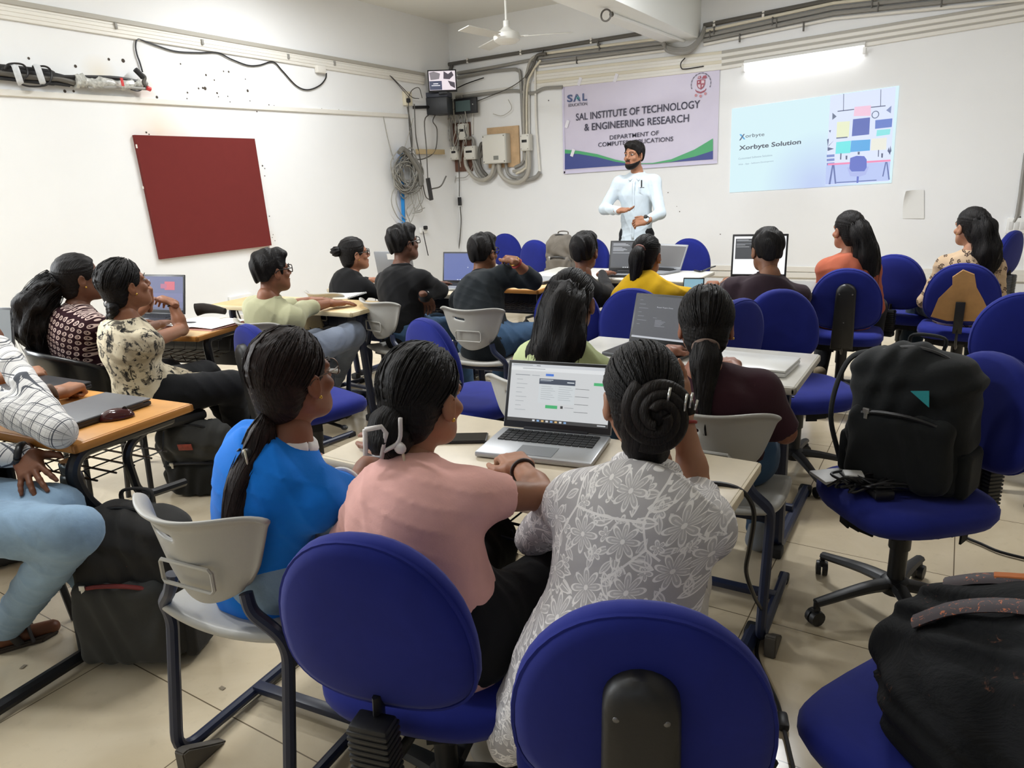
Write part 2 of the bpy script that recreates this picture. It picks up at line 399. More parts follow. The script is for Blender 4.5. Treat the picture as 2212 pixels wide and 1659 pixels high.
def ext(a, b, k): return (a[0]+(b[0]-a[0])*k, a[1]+(b[1]-a[1])*k)
for (y0, y1, h, mt, d) in ((2, 131, .04, pw2, .03), (11, 136, .022, pw, .022), (19, 141.5, .03, pw, .026), (28, 147, .032, pw, .024), (36.5, 153, .028, pw, .02)):
    a, b = (0, y0), (740, y1); wstrip(cas, 'casing_strip', L, ext(a, b, -.35), ext(a, b, 1.235), h, d, mt)
for x, y in ((250, 56), (437, 91), (623, 122), (723, 137)): wpart('clip', mv(box(.02, .02, .045, bev=.003), *(L(x, y, .03))), pg, cas)
cas2 = thing('cable_casing', 'thin white cable casing running above the red board', 'trunking', L(740, 246)); wstrip(cas2, 'casing_strip', L, (-150, 191), (880, 251), .045, .022, pw)
jb = thing('junction_box', 'small white junction box at the end of the black hanging cable', 'box', L(690, 153)); wpart('box_body', mv(box(.05, .12, .07, bev=.006), *L(692, 150, .03)), pw, jb)
# black cable looping under the casing
def lcable(name, label, pts, r, mat, fn, off=.015, cat='cable', n=8):
    P = [fn(x, y, off) for x, y in pts]; c = Vector(P[0]); o = part(name, tube([p-c for p in P], r, 6, n), mat); o.location = c; return tag(o, label, cat)
lcable('hanging_cable', 'black cable sagging in loops under the left wall casing', [(308, 156), (302, 135), (296, 118), (293, 100), (296, 86), (305, 86), (340, 99), (380, 111), (430, 114), (470, 114), (500, 128), (535, 141), (560, 141), (590, 134), (610, 153), (640, 185), (665, 194), (690, 185), (703, 170), (705, 158)], .007, bk, L)
# bundle of taped cables on the left wall
cb = thing('cable_bundle', 'thick bundle of black cables wrapped with white tape on left wall', 'cable', L(120, 165))
def Lp(x, y, o): return L(x, y, o)
tape = M('grey_tape', 'c9ccd0', .4, var=.12, vs=30); foil = M('clear_wrap', 'b9b9b4', .25, var=.35, vs=40)
for k, (dy, r, m, xe) in enumerate([(-12, .018, bkm, 150), (-6, .022, bkm, 165), (1, .02, pd, 160), (7, .016, bkm, 160), (13, .012, bkm, 150), (-2, .016, bk, 300), (4, .014, pg, 318)]):
    pts = [(-130, 148+dy), (-60, 152+dy), (0, 156+dy), (60, 163+dy*1.1+2*math.sin(k)), (110, 168+dy), (xe*.8, 172+dy*.7+3*math.cos(k*2)), (xe, 178+dy*.5)]
    wpart('cable', tube([Lp(x, y, .035+.012*(k % 3)) for x, y in pts], r, 8, 5), m, cb)
wpart('clear_wrapping', tube([Lp(x, y, .05) for x, y in ((160, 173), (190, 178), (230, 180), (280, 183), (300, 178))], lambda t: .05*(1-.35*t), 10, 5, prof=lambda a, t: 1+.22*math.sin(9*a*6.28+20*t)+.15*math.sin(50*t)), foil, cb)
wpart('loose_cable', tube([Lp(x, y, .09) for x, y in ((8, 150), (20, 138), (50, 140), (60, 160), (45, 178), (60, 186), (90, 186), (105, 180), (112, 165), (108, 150), (95, 143), (70, 145))], .007, 6, 6), bk, cb)
for x in (36, 84):
    wpart('tape_wrap', tube([Lp(x-8, 143, .02), Lp(x-4, 143, .1), Lp(x+8, 178, .1), Lp(x+10, 180, .02)], .022, 8, 6, sq=.35), tape, cb)
for pts, r, m in (([(300, 158), (312, 166), (311, 180), (322, 192)], .016, pd), ([(292, 150), (305, 163), (309, 168)], .022, bkm), ([(190, 190), (260, 189), (318, 192)], .012, pg), ([(308, 165), (312, 185), (300, 196), (282, 193)], .006, bk)):
    wpart('loose_cable', tube([Lp(x, y, .07) for x, y in pts], r, 8, 5), m, cb)
wpart('red_tape', tube([Lp(262, 168, .11), Lp(266, 186, .11)], .012, 6, 2, sq=.3), M('red_tape', 'c83a3a', .5), cb)
wpart('red_tape', tube([Lp(317, 190, .085), Lp(325, 193, .085)], .018, 8, 2), M('red_tape', 'c83a3a', .5), cb)
# ------------------------------------------------------------------ front wall pipe run
run = thing('pipe_run', 'parallel grey and ivory pipes with clips along the top of front wall', 'pipe', F(1500, 100))
def fpipe(pts, r, m, root, off=.03, n=6): wpart('pipe', tube([F(x, y, off) for x, y in pts], r, 8, n), m, root)
fpipe([(973, 160), (974, 148), (979, 139), (992, 135), (1385, 72)], .022, pd, run, .03, 4)
fpipe([(1520, 55), (1800, -1), (1900, -22)], .022, pd, run, .03, 1)
for yl, ym, yr, r, m in ((119, 82, -40, .017, py_), (127, 92, -28, .02, pg), (138, 101, -14, .022, pg), (146, 109, 0, .014, pw)):
    fpipe([(1165, yl-2), (1440, ym)], r, m, run, .03, 1)
    fpipe([(1520, ym-14+(ym-82)*.05), (1800, (ym+yr)/2-14), (2230, yr-2)], r, m, run, .03, 1)
for x, y in ((1010, 131), (1125, 113), (1277, 88)): wpart('clip', mv(box(.025, .03, .06, bev=.004), *F(x, y, .035)), pw, run)
wpart('clip', mv(box(.025, .03, .06, bev=.004), *F(1543, 51, .035)), pw, run); wpart('clip', mv(box(.025, .03, .06, bev=.004), *F(1649, 30, .035)), pw, run)
for x, y in ((1173, 116), (1295, 102), (1292, 92), (1246, 130), (1669, 46), (1678, 50), (1543, 66), (1736, 58), (1884, 8), (1897, 15), (2034, 5), (1598, 82), (1534, 75)): wpart('clip', mv(box(.014, .03, .08, bev=.003), *F(x, y, .04)), pd, run)
wide = thing('cable_casing', 'wide band of flat cable casing strips above banner and slide', 'trunking', F(1700, 120))
for k in range(6):
    yl, yr = 152+k*6.6, 4+k*6.8
    wstrip(wide, 'casing_strip', F, (1160, yl+6), (1560, yl-38), .036, .02+.004*(k % 2), pw if k % 3 else py_)
    wstrip(wide, 'casing_strip', F, (1560, yl-38), (2240, yr-1), .036, .02+.004*(k % 2), pw if k % 2 else pw2)
loop = thing('flexible_conduit', 'grey flexible conduits looping under the ceiling beam', 'pipe', F(1470, 100))
for k in range(4): wpart('pipe', tube([F(1425+k*3, 88-k, .05+k*.03), F(1440, 100+k*3, .09), F(1465, 106+k*3, .11), F(1490, 102+k*3, .11), F(1512, 82+k*2, .08), F(1522, 58+k*3, .04)], .018, 8, 6), pg, loop)
wpart('loose_wire', tube([F(1480, 125, .05), F(1471, 136, .06), F(1472, 147, .05), F(1481, 149, .04), F(1520, 143, .03)], .006, 6, 6), bk, loop)
# ------------------------------------------------------------------ corner pipes and boxes on the front wall
cp = thing('pipe_run', 'grey pipes bending down beside the corner monitor to the breaker boxes', 'pipe', F(1130, 250))
fpipe([(988, 158), (1060, 146), (1140, 131), (1165, 126)], .02, pg, cp); fpipe([(988, 168), (1050, 156), (1105, 150), (1118, 152), (1124, 162), (1128, 240), (1132, 330), (1128, 352), (1112, 362)], .02, pg, cp)
fpipe([(1163, 118), (1148, 128), (1140, 150), (1132, 200), (1133, 330), (1138, 350), (1128, 366), (1108, 370)], .018, pw2, cp, .05)
fpipe([(1168, 130), (1150, 155), (1138, 200), (1138, 345), (1132, 366), (1115, 375)], .014, py_, cp, .06); fpipe([(1137, 200), (1137, 290)], .012, pw, cp, .03); fpipe([(1142, 180), (1143, 290)], .012, pw, cp, .03)
fpipe([(1135, 168), (1152, 142), (1160, 120), (1180, 116)], .018, pd, cp, .07)
fpipe([(985, 211), (1045, 203), (1110, 196), (1135, 201), (1155, 200), (1175, 191), (1215, 188)], .02, pg, cp); wstrip(cp, 'casing_strip', F, (985, 205), (1108, 190), .03, .02, pw)
fpipe([(1156, 150), (1158, 260), (1163, 330), (1166, 370)], .014, pw, cp, .03); wstrip(cp, 'casing_strip', F, (1152, 178), (1166, 178.5), .02, .015, pw)
fpipe([(1166, 372), (1158, 382), (1140, 388), (1118, 388)], .026, pg, cp, .05)
fpipe([(1141, 326), (1143, 355), (1138, 380), (1120, 394), (1095, 390), (1080, 372), (1078, 350)], .03, pw2, cp, .08); fpipe([(1136, 330), (1136, 372), (1118, 384), (1098, 376), (1092, 350)], .02, pg, cp, .05)
fpipe([(1068, 350), (1062, 375), (1045, 388), (1025, 384), (1008, 360), (1005, 340)], .026, pw2, cp, .08); fpipe([(1076, 350), (1066, 378), (1048, 390), (1030, 372), (1022, 345)], .02, pg, cp, .06); fpipe([(1012, 300), (1020, 298), (1024, 310), (1024, 340), (1040, 375), (1055, 386)], .02, pg, cp, .05)
fpipe([(1038, 340), (1045, 318), (1040, 310), (1036, 330), (1038, 360), (1052, 380)], .022, pd, cp, .09)
fpipe([(972, 262), (973, 330), (976, 420), (979, 478)], .018, pg, cp, .03); fpipe([(1021, 205), (1021, 290)], .01, pw, cp, .02)
gb = M('enclosure_grey', 'cfd0cb', .4); gb2 = M('enclosure_white', 'dedcd4', .4); wood = M('plank_wood', 'c9a983', .7, var=.15, vs=8); brw = M('board_brown', '6b4a3c', .7, var=.15, vs=8)
bd = thing('backing_board', 'pale wooden board mounted behind the distribution box', 'board', F(1085, 325)); wpart('plank', mv(box(.48, .025, .50, bev=.003), *F(1088, 318, .013)), wood, bd)
bd = thing('backing_board', 'dark brown board strip behind the small breaker boxes', 'board', F(1000, 325)); wpart('plank', mv(box(.28, .025, .62, bev=.003), *F(1000, 318, .013)), brw, bd)
db = thing('distribution_box', 'large pale grey electrical distribution box on wooden board', 'electrical box', F(1078, 322, .026))
c = F(1078, 322, .026)
wpart('box_body', mv(box(.36, .12, .36, bev=.006), c.x, c.y-.06, c.z), gb, db); wpart('cover', mv(box(.345, .012, .345, bev=.004), c.x, c.y-.125, c.z), gb2, db)
wpart('screw', merge(*[mv(sphere(.008, seg=8), c.x+dx, c.y-.131, c.z+dz) for dx in (-.155, .155) for dz in (-.155, .155)]), pd, db); wpart('warning_label', mv(box(.075, .002, .05), c.x+.03, c.y-.132, c.z-.11), M('label_grey', '7f817d', .6), db)
def mcb(label, x, y, w, h, d=.08, sw=3):
    c = F(x, y, .03); t = thing('breaker_box', label, 'electrical box', c)
    part('box_body', box(w, d, h, 0, -d/2, 0, .005), gb2, t); part('cover', box(w*.9, .01, h*.9, 0, -d-.004, 0, .003), gb2, t)
    part('switch_row', box(w*.55, .012, h*.16, 0, -d-.008, h*.08, .002), bk, t); part('screw', merge(*[sphere(.005, dx*w*.36, -d-.01, dz*h*.38, seg=6) for dx in (-1, 1) for dz in (-1, 1)]), pd, t)
mcb('white breaker box highest of the four, left of the large grey box', 1005, 285, .13, .20)
mcb('white breaker box right of the distribution box below the vertical pipes', 1141, 308, .13, .20, .09)
mcb('white breaker box beside the left edge of distribution box', 1021, 330, .18, .17)
mcb('narrow breaker box lowest left on the brown board', 988, 331, .12, .17)
# network shelf with recorder, monitor and switch in the corner
rkp = F(940, 231, .42); rk = thing('wall_rack', 'dark recorder box mounted on wall under the corner monitor', 'recorder', rkp)
wpart('box_body', mv(box(.40, .26, .20, bev=.006), rkp.x, rkp.y, rkp.z, rz=.35), M('rack_black', '24262b', .45), rk); wpart('top_box', mv(box(.34, .22, .06, bev=.005), rkp.x+.04, rkp.y, rkp.z+.132, rz=.35), M('rack_grey', '3d4250', .45), rk)
wpart('bracket', tube([rkp, L(893, 232, .01)], .02, 6, 1), bk, rk)
mo = thing('monitor', 'small wall monitor in the corner showing four camera views', 'monitor', F(957, 199, .50), rz=.62)
mo.scale = (.76,)*3; part('bezel', box(.47, .035, .34, 0, 0, .17, .006), bk, mo); part('mount', merge(box(.08, .3, .08, 0, .16, .15), box(.14, .12, .03, 0, 0, -.015)), bk, mo)
sc_ = part('screen', box(.43, .004, .29, 0, -.019, .175), M('screen_pale', 'cfc6cf', .3, emit=.7), mo)
def emi(name, c, e=.8):
    return M(name, c, .4, emit=e)
def flat(pts, y): return (np.array([(x, y, z) for x, z in pts]), [tuple(range(len(pts)))])
yy = -.0225
part('camera_view', flat([(-.205, .30), (-.13, .315), (-.03, .28), (-.05, .2), (-.19, .185)], yy), emi('cctv_grey', '6f6a70'), sc_); part('camera_view', flat([(.03, .315), (.1, .27), (.16, .31), (.19, .25), (.12, .19), (.02, .2)], yy), emi('cctv_dark', '3c3640'), sc_)
part('camera_view', flat([(-.212, .17), (-.01, .17), (-.01, .035), (-.212, .035)], yy), emi('cctv_navy', '353a52'), sc_); part('camera_view', flat([(.09, .17), (.2, .14), (.205, .05), (.13, .09)], yy), emi('cctv_dark', '3c3640'), sc_)
part('camera_view', merge(flat([(-.15, .132), (-.07, .132), (-.07, .122), (-.15, .122)], yy-.0008), flat([(-.18, .105), (-.04, .105), (-.04, .096), (-.18, .096)], yy-.0008)), emi('cctv_white', 'e6e6ee'), sc_)
ms = thing('wall_display', 'small black wall box with a greenish grey screen right of the recorder', 'display', F(1018, 230)); c = F(1018, 230)
wpart('casing', mv(box(.33, .05, .19, bev=.006), c.x, YF-.12, c.z, rz=.08), bk, ms); wpart('screen', mv(box(.22, .004, .13), c.x-.03, YF-.148, c.z, rz=.08), M('screen_teal', '58696a', .25), ms); wpart('arm', box(.05, .1, .05, c.x, YF-.05, c.z), bk, ms)
wpart('button', mv(sphere(.008, seg=8), c.x+.12, YF-.142, c.z+.01), gb, ms)
# tangled wires in the corner
tw = thing('wire_tangle', 'tangle of thin grey wires hanging in the corner below the monitor', 'wires', F(975, 300))
rw = random.Random(3); wg = M('wire_grey', '9a9892', .5); wd = M('wire_dark', '55524d', .5)
for k in range(16):
    x0 = 962+rw.uniform(0, 40); pts = [(x0, 205+rw.uniform(0, 15))]; y = 215
    while y < 300+rw.uniform(0, 40): y += rw.uniform(18, 34); x0 += rw.uniform(-9, 9); pts.append((min(max(x0, 958), 1015), y))
    wpart('wire', tube([F(x, y, .06+rw.uniform(0, .1)) for x, y in pts], .006, 5, 5), rw.choice([wg, wg, wd, pw2]), tw)
for pts, m, r in (([(970, 240), (1040, 215), (1100, 190), (1130, 170), (1150, 150)], wd, .006), ([(988, 190), (1010, 180), (1045, 168)], bk, .007), ([(1020, 300), (1024, 345), (1010, 380), (985, 385)], wg, .005), ([(975, 350), (972, 440), (962, 510), (930, 520), (912, 500)], wg, .005), ([(985, 380), (975, 450), (965, 520), (963, 560)], wg, .005), ([(1098, 215), (1105, 235), (1085, 250), (1065, 246)], pw2, .004)):
    wpart('wire', tube([F(x, y, .05) for x, y in pts], r, 5, 6), m, tw)
ad = thing('power_adaptor', 'small black power brick hanging on a thin cord beside the vertical pipe', 'adaptor', F(993, 437, .05))
wpart('brick', mv(box(.04, .04, .11, bev=.006), *F(993, 435, .05)), bk, ad); wpart('cord', tube([F(x, y, .05) for x, y in ((990, 345), (992, 380), (992, 425))], .006, 6, 4), wd, ad); wpart('cord', tube([F(x, y, .05) for x, y in ((994, 446), (996, 480), (992, 530), (985, 575), (972, 590))], .007, 6, 5), wd, ad)
# left wall near the corner: switch box, hanging cables, power strip, blue pole with cable coil
sb = thing('socket_box', 'cream socket box with black plug on the left wall near the corner', 'socket', L(882, 215)); wpart('box_body', mv(box(.05, .13, .16, bev=.005), *L(880, 213, .025)), M('ivory', 'ddd6c0', .45), sb); wpart('plug', mv(box(.04, .05, .05, bev=.01), *L(882, 217, .06)), bk, sb)
hc = thing('hanging_cables', 'thin black cables hanging down the left wall below the recorder', 'cables', L(905, 300))
for pts, r, m in (([(882, 222), (884, 270), (888, 310), (893, 340), (915, 343), (940, 325), (944, 280), (935, 260), (950, 235)], .007, wd), ([(895, 225), (898, 290), (905, 330), (912, 370), (914, 400), (920, 425), (930, 432)], .007, wd), ([(880, 230), (889, 290), (889, 360)], .009, pd), ([(845, 165), (870, 190), (890, 210), (905, 213)], .005, wd), ([(842, 163), (862, 185), (885, 212)], .004, bk), ([(880, 215), (890, 195), (905, 190), (912, 212)], .005, wd), ([(828, 252), (838, 300), (850, 345)], .005, wg), ([(893, 255), (880, 300), (870, 330)], .004, pw2)):
    wpart('cable', tube([L(x, y, .05) for x, y in pts], r, 6, 6), m, hc)
ps = thing('power_strip', 'black power strip dangling on its cord in the corner', 'power strip', L(928, 410)); wpart('strip_body', tube([L(924, 385, .25), L(932, 432, .25)], .035, 8, 2, sq=.6), M('strip_black', '2b2a2a', .5), ps); wpart('cord', tube([rkp+Vector((-.1, 0, -.08)), L(917, 262, .22), L(921, 320, .24), L(924, 385, .25)], .007, 6, 4), wd, ps)
wpart('cord', tube([L(933, 408, .25), L(952, 402, .3), L(964, 380, .35)], .009, 6, 5), wd, ps)
bp = thing('blue_pole', 'bright blue flat pole leaning on the left wall', 'pole', (XL+.06, 7.05, 0)); a = L(866, 322, .03); b = L(872.5, 490, .05); d = (b-a); e = a+d*(a.z/(a.z-b.z))
wpart('pole_bar', tube([a, e], .036, 4, 1, sq=.5), M('blue_paint', '1684d2', .5), bp)
cl = thing('cable_coil', 'large hank of grey network cable hung over the blue pole', 'cable', L(882, 370)); rc = random.Random(5)
for k in range(22):
    a0 = rc.uniform(0, 6.28); cx, cy_ = 876+rc.uniform(-6, 14), 372+rc.uniform(-12, 14); rx_, ry_ = rc.uniform(12, 30), rc.uniform(26, 46); pts = []
    for i in range(13): t = a0+i/12*6.6; pts.append((cx+rx_*math.cos(t)*(1+.1*math.sin(3*t+k)), cy_+ry_*math.sin(t)))
    wpart('cable_turn', tube([L(x, y, .06+.05*rc.random()+.02*math.sin(i)) for i, (x, y) in enumerate(pts)], .0075, 5, 4), rc.choice([wg, wg, M('wire_mid', '7d7b76', .5)]), cl)
wpart('cable_turn', tube([L(x, y, .12) for x, y in ((862, 330), (872, 322), (890, 345), (905, 372), (910, 400))], .03, 8, 5), M('wire_mid', '7d7b76', .5), cl)
for k in range(7):
    x0 = 878+k*5; wpart('cable_turn', tube([L(x, y, .08) for x, y in ((x0, 395), (x0+6, 430), (x0+14*math.sin(k*2), 455), (x0+10*math.cos(k), 485-k*6))], .006, 5, 5), wg, cl)
for pts in ([(860, 400), (848, 415), (846, 440), (858, 468), (872, 480)], [(862, 395), (855, 430), (865, 460), (878, 475)]): wpart('cable_turn', tube([L(x, y, .08) for x, y in pts], .006, 5, 5), wg, cl)
pk = thing('plank_shelf', 'small tan plank fixed to left wall below the recorder', 'shelf', L(935, 328)); wpart('plank', mv(box(.05, .55, .06, bev=.004), *L(930, 328, .03)), M('tan_plank', 'c4ae86', .7), pk)
def socket(label, c, w, h, nrm, plug=None):
    t = thing('wall_socket', label, 'socket', c, rz=(PI/2 if nrm == 'L' else 0)); part('plate', box(w, .03, h, 0, -.015, 0, .006), M('socket_white', 'eeeeec', .35), t)
    for k in range(3): part('outlet', box(w*.2, .006, h*.5, (k-1)*w*.28, -.032, 0, .002), M('socket_inner', 'd8d8d6', .4), t)
    if plug: part('plug', box(.045, .05, .05, plug[0], -.05, plug[1], .012), bk, t)
    return t
s_ = socket('white socket plate with black plug low on the left wall behind green shirt', L(518, 650, 0), .26, .12, 'L', (-.06, 0))
wpart('cord', tube([L(509, 652, .06), L(513, 672, .06), L(520, 690, .05)], .008, 6, 5), bk, s_)
s_ = socket('white wall socket low on the right end of the front wall', F(2196, 487, 0), .16, .14, 'F')
s_ = socket('socket with upright black plug behind the black shirted man with glasses', L(913, 497, 0), .14, .07, 'L', (0, .03)); wpart('cord', tube([L(914, 500, .06), L(919, 525, .06), L(925, 552, .06)], .006, 6, 4), bk, s_)
cnd = thing('conduit', 'thin grey conduit running down the front wall at far right', 'pipe', F(2200, 420)); fpipe([(2216, 330), (2207, 395), (2204, 420), (2200, 445), (2196, 468), (2190, 480)], .016, pg, cnd, .02, 3)
low = thing('cable_casing', 'white low casing along the foot of the front wall', 'trunking', F(1900, 585))
for y0, y1 in ((577, 584), (590, 597)): wstrip(low, 'casing_strip', F, (1000, y0-8), (2260, y1+6), .06, .025, pw)
low2 = thing('cable_casing', 'white low casing along the foot of the left wall', 'trunking', L(470, 680)); wstrip(low2, 'casing_strip', L, (330, 712), (690, 660), .05, .025, pw)
# ------------------------------------------------------------------ red notice board
rb = thing('notice_board', 'large plain maroon notice board on the left wall', 'board', L(430, 430))
a, b = L(285, 292), L(545, 300); c, d = L(342, 560), L(582, 530)
q = [Vector((XL+.035, p.y, p.z)) for p in (a, b, d, c)]; q0 = [Vector((XL+.004, p.y, p.z)) for p in (a, b, d, c)]
wpart('felt_panel', (q+q0, [(0, 1, 2, 3), (7, 6, 5, 4), (0, 4, 5, 1), (1, 5, 6, 2), (2, 6, 7, 3), (3, 7, 4, 0)]), cloth('maroon_felt', '6e2826', .1, 300, .03), rb, False)
wpart('white_patch', merge(mv(box(.004, .012, .03), *L(295, 316, .036)), mv(box(.004, .01, .02), *L(309, 405, .036))), pw, rb)
# ------------------------------------------------------------------ tube light on front wall, ceiling fan, lamp hook
tl = thing('tube_light', 'lit fluorescent tube light on the front wall above the slide', 'light', F(1735, 131))
A, B = F(1607, 149, .03), F(1868, 110, .03); 
wpart('batten', tube([A+Vector((0, 0, .05)), B+Vector((0, 0, .05))], .035, 4, 1, sq=.9), M('batten_white', 'f2f2f0', .4), tl)
wpart('lamp_tube', tube([A+Vector((.03, -.03, 0)), B+Vector((-.03, -.03, 0))], .014, 10, 1), M('lamp_glow', 'ffffff', .4, emit=8), tl)
for p in (A, B): wpart('end_cap', mv(box(.03, .06, .06, bev=.004), p.x, p.y-.02, p.z), M('batten_white', 'f2f2f0', .4), tl)
fn_ = thing('ceiling_fan', 'white ceiling fan with three blades near the corner', 'fan', (-3.87, 6.345, 2.8)); fw = M('fan_white', 'e3e2dd', .4)
part('rod', lathe([(.012, .08), (.012, ZC-2.8)], 8), fw, fn_); part('motor', lathe([(.02, -.06), (.09, -.055), (.125, -.03), (.13, 0), (.12, .03), (.06, .06), (.03, .09), (.03, .14), (.01, .15)], 24), fw, fn_); part('canopy', lathe([(.02, ZC-2.93), (.06, ZC-2.85), (.065, ZC-2.8)], 16), fw, fn_)
for k in range(3):
    an = .42+k*2*PI/3; bl = box(.46, .13, .008, .40, 0, 0, .004); part('blade', mv(mv(bl, rx=.2), rz=an), M('blade_white', 'd0cfca', .45), fn_); part('blade_arm', mv(box(.12, .04, .01, .15, 0, 0, .003), rz=an), fw, fn_)
hk = thing('ceiling_hook', 'small iron ring hook under the ceiling beam', 'hook', (-2.80, 5.2, zb)); 
def zpt(x, y, z): return T(x, y, z)
hp_ = T(1309, 33, zb-.06); wpart('ring', tube([hp_+Vector((.045*math.cos(t), 0, .045*math.sin(t))) for t in np.linspace(0, 2*PI, 13)], .008, 6, 2), pd, hk)
bc = thing('beam_casing', 'thin white casing strip under the ceiling beam', 'trunking', T(1400, 70, zb)); wpart('casing_strip', tube([T(1324, 31, zb-.012), T(1478, 88.5, zb-.012)], .016, 6, 1), M('casing_bright', 'f4f5f4', .4), bc)
wpart('end_fitting', mv(sphere(.022, seg=8), *T(1321, 31, zb-.02)), pd, bc)
# ------------------------------------------------------------------ banner
bn = thing('banner', 'lilac vinyl institute banner hung on the front wall', 'banner', F(1385, 262, 0))
def bquad(tl, tr, br, bl, off, n=1): return ([F(*p, off) for p in (tl, tr, br, bl)], [(0, 1, 2, 3)])
NB = 24; V = []; Fc = []
for i in range(NB+1):
    for j in range(13):
        u, v_ = i/NB, j/12; x = (1215+(1555-1215)*u)*(1-v_)+(1218+(1549-1218)*u)*v_; y = (187+(147-187)*u)*(1-v_)+(375+(352-375)*u)*v_
        V.append(F(x, y, .012+.004*math.sin(u*9+v_*3)*math.sin(v_*5)))
for i in range(NB):
    for j in range(12): k = i*13+j; Fc.append((k, k+13, k+14, k+1))
bm_ = NT('banner_vinyl'); v_ = bm_.coords(); bm_.col(bm_.mix(bm_.noise(v_, 3, 3), lin('c9c2d8'), lin('d6d0e2'))); bm_.rough(.35, .5); bm_.bump(bm_.noise(v_, 7, 3, .5, 1), .08, .02)
wpart('vinyl_sheet', (V, Fc), bm_.m, bn, True)
wpart('grommet_edge', [bquad((1214, 188.5), (1218, 188), (1221, 374), (1217, 375.5), .018), bquad((1218, 370), (1549, 347), (1549, 353), (1218, 376), .018)], M('banner_hem', 'd2cde6', .4), bn, False)
def swoosh(top, bot, off, name, mat):
    V = [F(x, y, off) for x, y in top]+[F(x, y, off) for x, y in bot]; n = len(top); wpart(name, (V, [(i, i+1, n+i+1, n+i) for i in range(n-1)]), mat, bn, False)
def crv(p, n=14): return [tuple(q) for q in smooth_path([np.array((a, b, 0.)) for a, b in p], n)]
XS = np.linspace(1220, 1540, 33); xp = [1220, 1250, 1290, 1330, 1370, 1410, 1450, 1500, 1540]
itp = lambda ys: [float(v) for v in np.interp(XS, np.linspace(1220, 1540, len(ys)), ys)]
base_y = np.interp(XS, [1220, 1540], [366, 344]); gt = np.interp(XS, xp, [323, 326, 333, 345, 353, 352, 344, 323, 299]); gb_ = np.interp(XS, xp, [331, 332, 339, 349, 354, 353.5, 349, 338, 325])
swoosh(list(zip(XS, gb_)), list(zip(XS, base_y)), .020, 'blue_wave', M('banner_blue', '36458c', .4)); swoosh(list(zip(XS, gt)), list(zip(XS, gb_+.5)), .0215, 'green_wave', M('banner_green', '46a56c', .4))
ink = M('banner_ink', '3c3a4e', .5)
def ftext(s, a, b, hpx, mat, root, off=.022, bold=.012, name='lettering'):
    A, B = F(*a, off), F(*b, off); w = (B-A).length; up = (F(a[0], a[1]-hpx, off)-A); d = (B-A).normalized(); u = Vector((0, 0, 1))
    m = Matrix(((d.x, 0, u.x, A.x), (d.y, 1, u.y, A.y), (d.z, 0, u.z, A.z), (0, 0, 0, 1)))
    o = text(name, s, mat, None, w, up.z, bold); vf = ([v.co[:] for v in o.data.vertices], [tuple(p.vertices) for p in o.data.polygons]); bpy.data.objects.remove(o)
    return wpart(name, tf(vf, m), mat, root, False)
ftext('SAL INSTITUTE OF TECHNOLOGY', (1244, 261), (1512, 233), 15.5, ink, bn); ftext('& ENGINEERING RESEARCH', (1262, 283), (1488, 263), 15.5, ink, bn)
ftext('DEPARTMENT OF', (1317, 302), (1423, 291.5), 9.3, ink, bn, bold=.006); ftext('COMPUTER APPLICATIONS', (1292, 317.5), (1454, 304.5), 9.3, ink, bn, bold=.006)
lb = M('logo_slate', '4b5a86', .5)
ftext('S', (1225, 221), (1237, 220), 16, lb, bn, bold=.03); ftext('Λ', (1238, 220), (1254, 218.5), 16, lb, bn, bold=.03); ftext('L', (1258, 218), (1268, 217), 16, lb, bn, bold=.03); ftext('EDUCATION', (1228, 231), (1268, 227), 6.5, ink, bn, bold=.004)
pc = F(1248, 212, .024); wpart('logo_plus', merge(mv(box(.05, .001, .013), *pc), mv(box(.013, .001, .05), *pc)), M('logo_teal', '5aa9b0', .5), bn, False)
# crest of the institute
cc = F(1514, 181, .022); cr = M('crest_red', 'a65566', .5); cr2 = M('crest_pale', 'd9c8d2', .5)
def fl(pts, dy=0, k=.78): return (np.array([(cc.x+x*k, cc.y-dy, cc.z+z*k) for x, z in pts]), [tuple(range(len(pts)))])
wpart('crest', [fl([(-.058, .05), (0, .058), (.058, .05), (.058, -.01), (.04, -.05), (0, -.075), (-.04, -.05), (-.058, -.01)]), fl([(.01, .066), (.03, .10), (.07, .105), (.082, .07), (.06, .062)]), fl([(-.05, .07), (-.04, .10), (-.005, .105), (0, .07)]), fl([(-.075, -.06), (-.06, -.085), (0, -.105), (.06, -.085), (.075, -.06), (.075, -.085), (.05, -.11), (0, -.125), (-.05, -.11), (-.075, -.085)])], cr, bn, False)
wpart('crest_detail', [fl([(.006, .045), (.046, .04), (.046, .004), (.006, .004)], .001), fl([(-.044, -.006), (-.006, -.006), (-.006, -.058), (-.034, -.04)], .001), fl([(-.04, .034), (-.024, .036), (-.024, .014), (-.04, .014)], .001), fl([(.016, -.014), (.036, -.014), (.03, -.036), (.014, -.046)], .001), fl([(-.036, .092), (-.018, .096), (-.018, .08), (-.036, .078)], .001)], cr2, bn, False)
wpart('crest_ring', [mv(box(.009, .001, .005 if k % 3 else .011), cc.x+.108*math.cos(t), cc.y, cc.z+.0+.108*math.sin(t), ry=-t) for k, t in enumerate(np.linspace(-.35, PI+.35, 34))], ink, bn, False)
wpart('crest_dots', [(np.array(s[0])*[1, .05, 1]+np.array([cc.x+dx, cc.y, cc.z+dz]), s[1]) for dx, dz, s in ((-.052, -.112, sphere(.015, seg=10)), (0, -.124, sphere(.015, seg=10)), (.052, -.104, sphere(.015, seg=10)))], M('crest_pink', 'c98d96', .5), bn, False)
for x, y in ((1252, 176), (1330, 168), (1225, 268), (1237, 330)): wpart('tape_piece', mv(box(.04, .002, .09), *F(x, y, .024), ry=.4), M('clear_tape', 'e8e6ee', .2), bn, False)
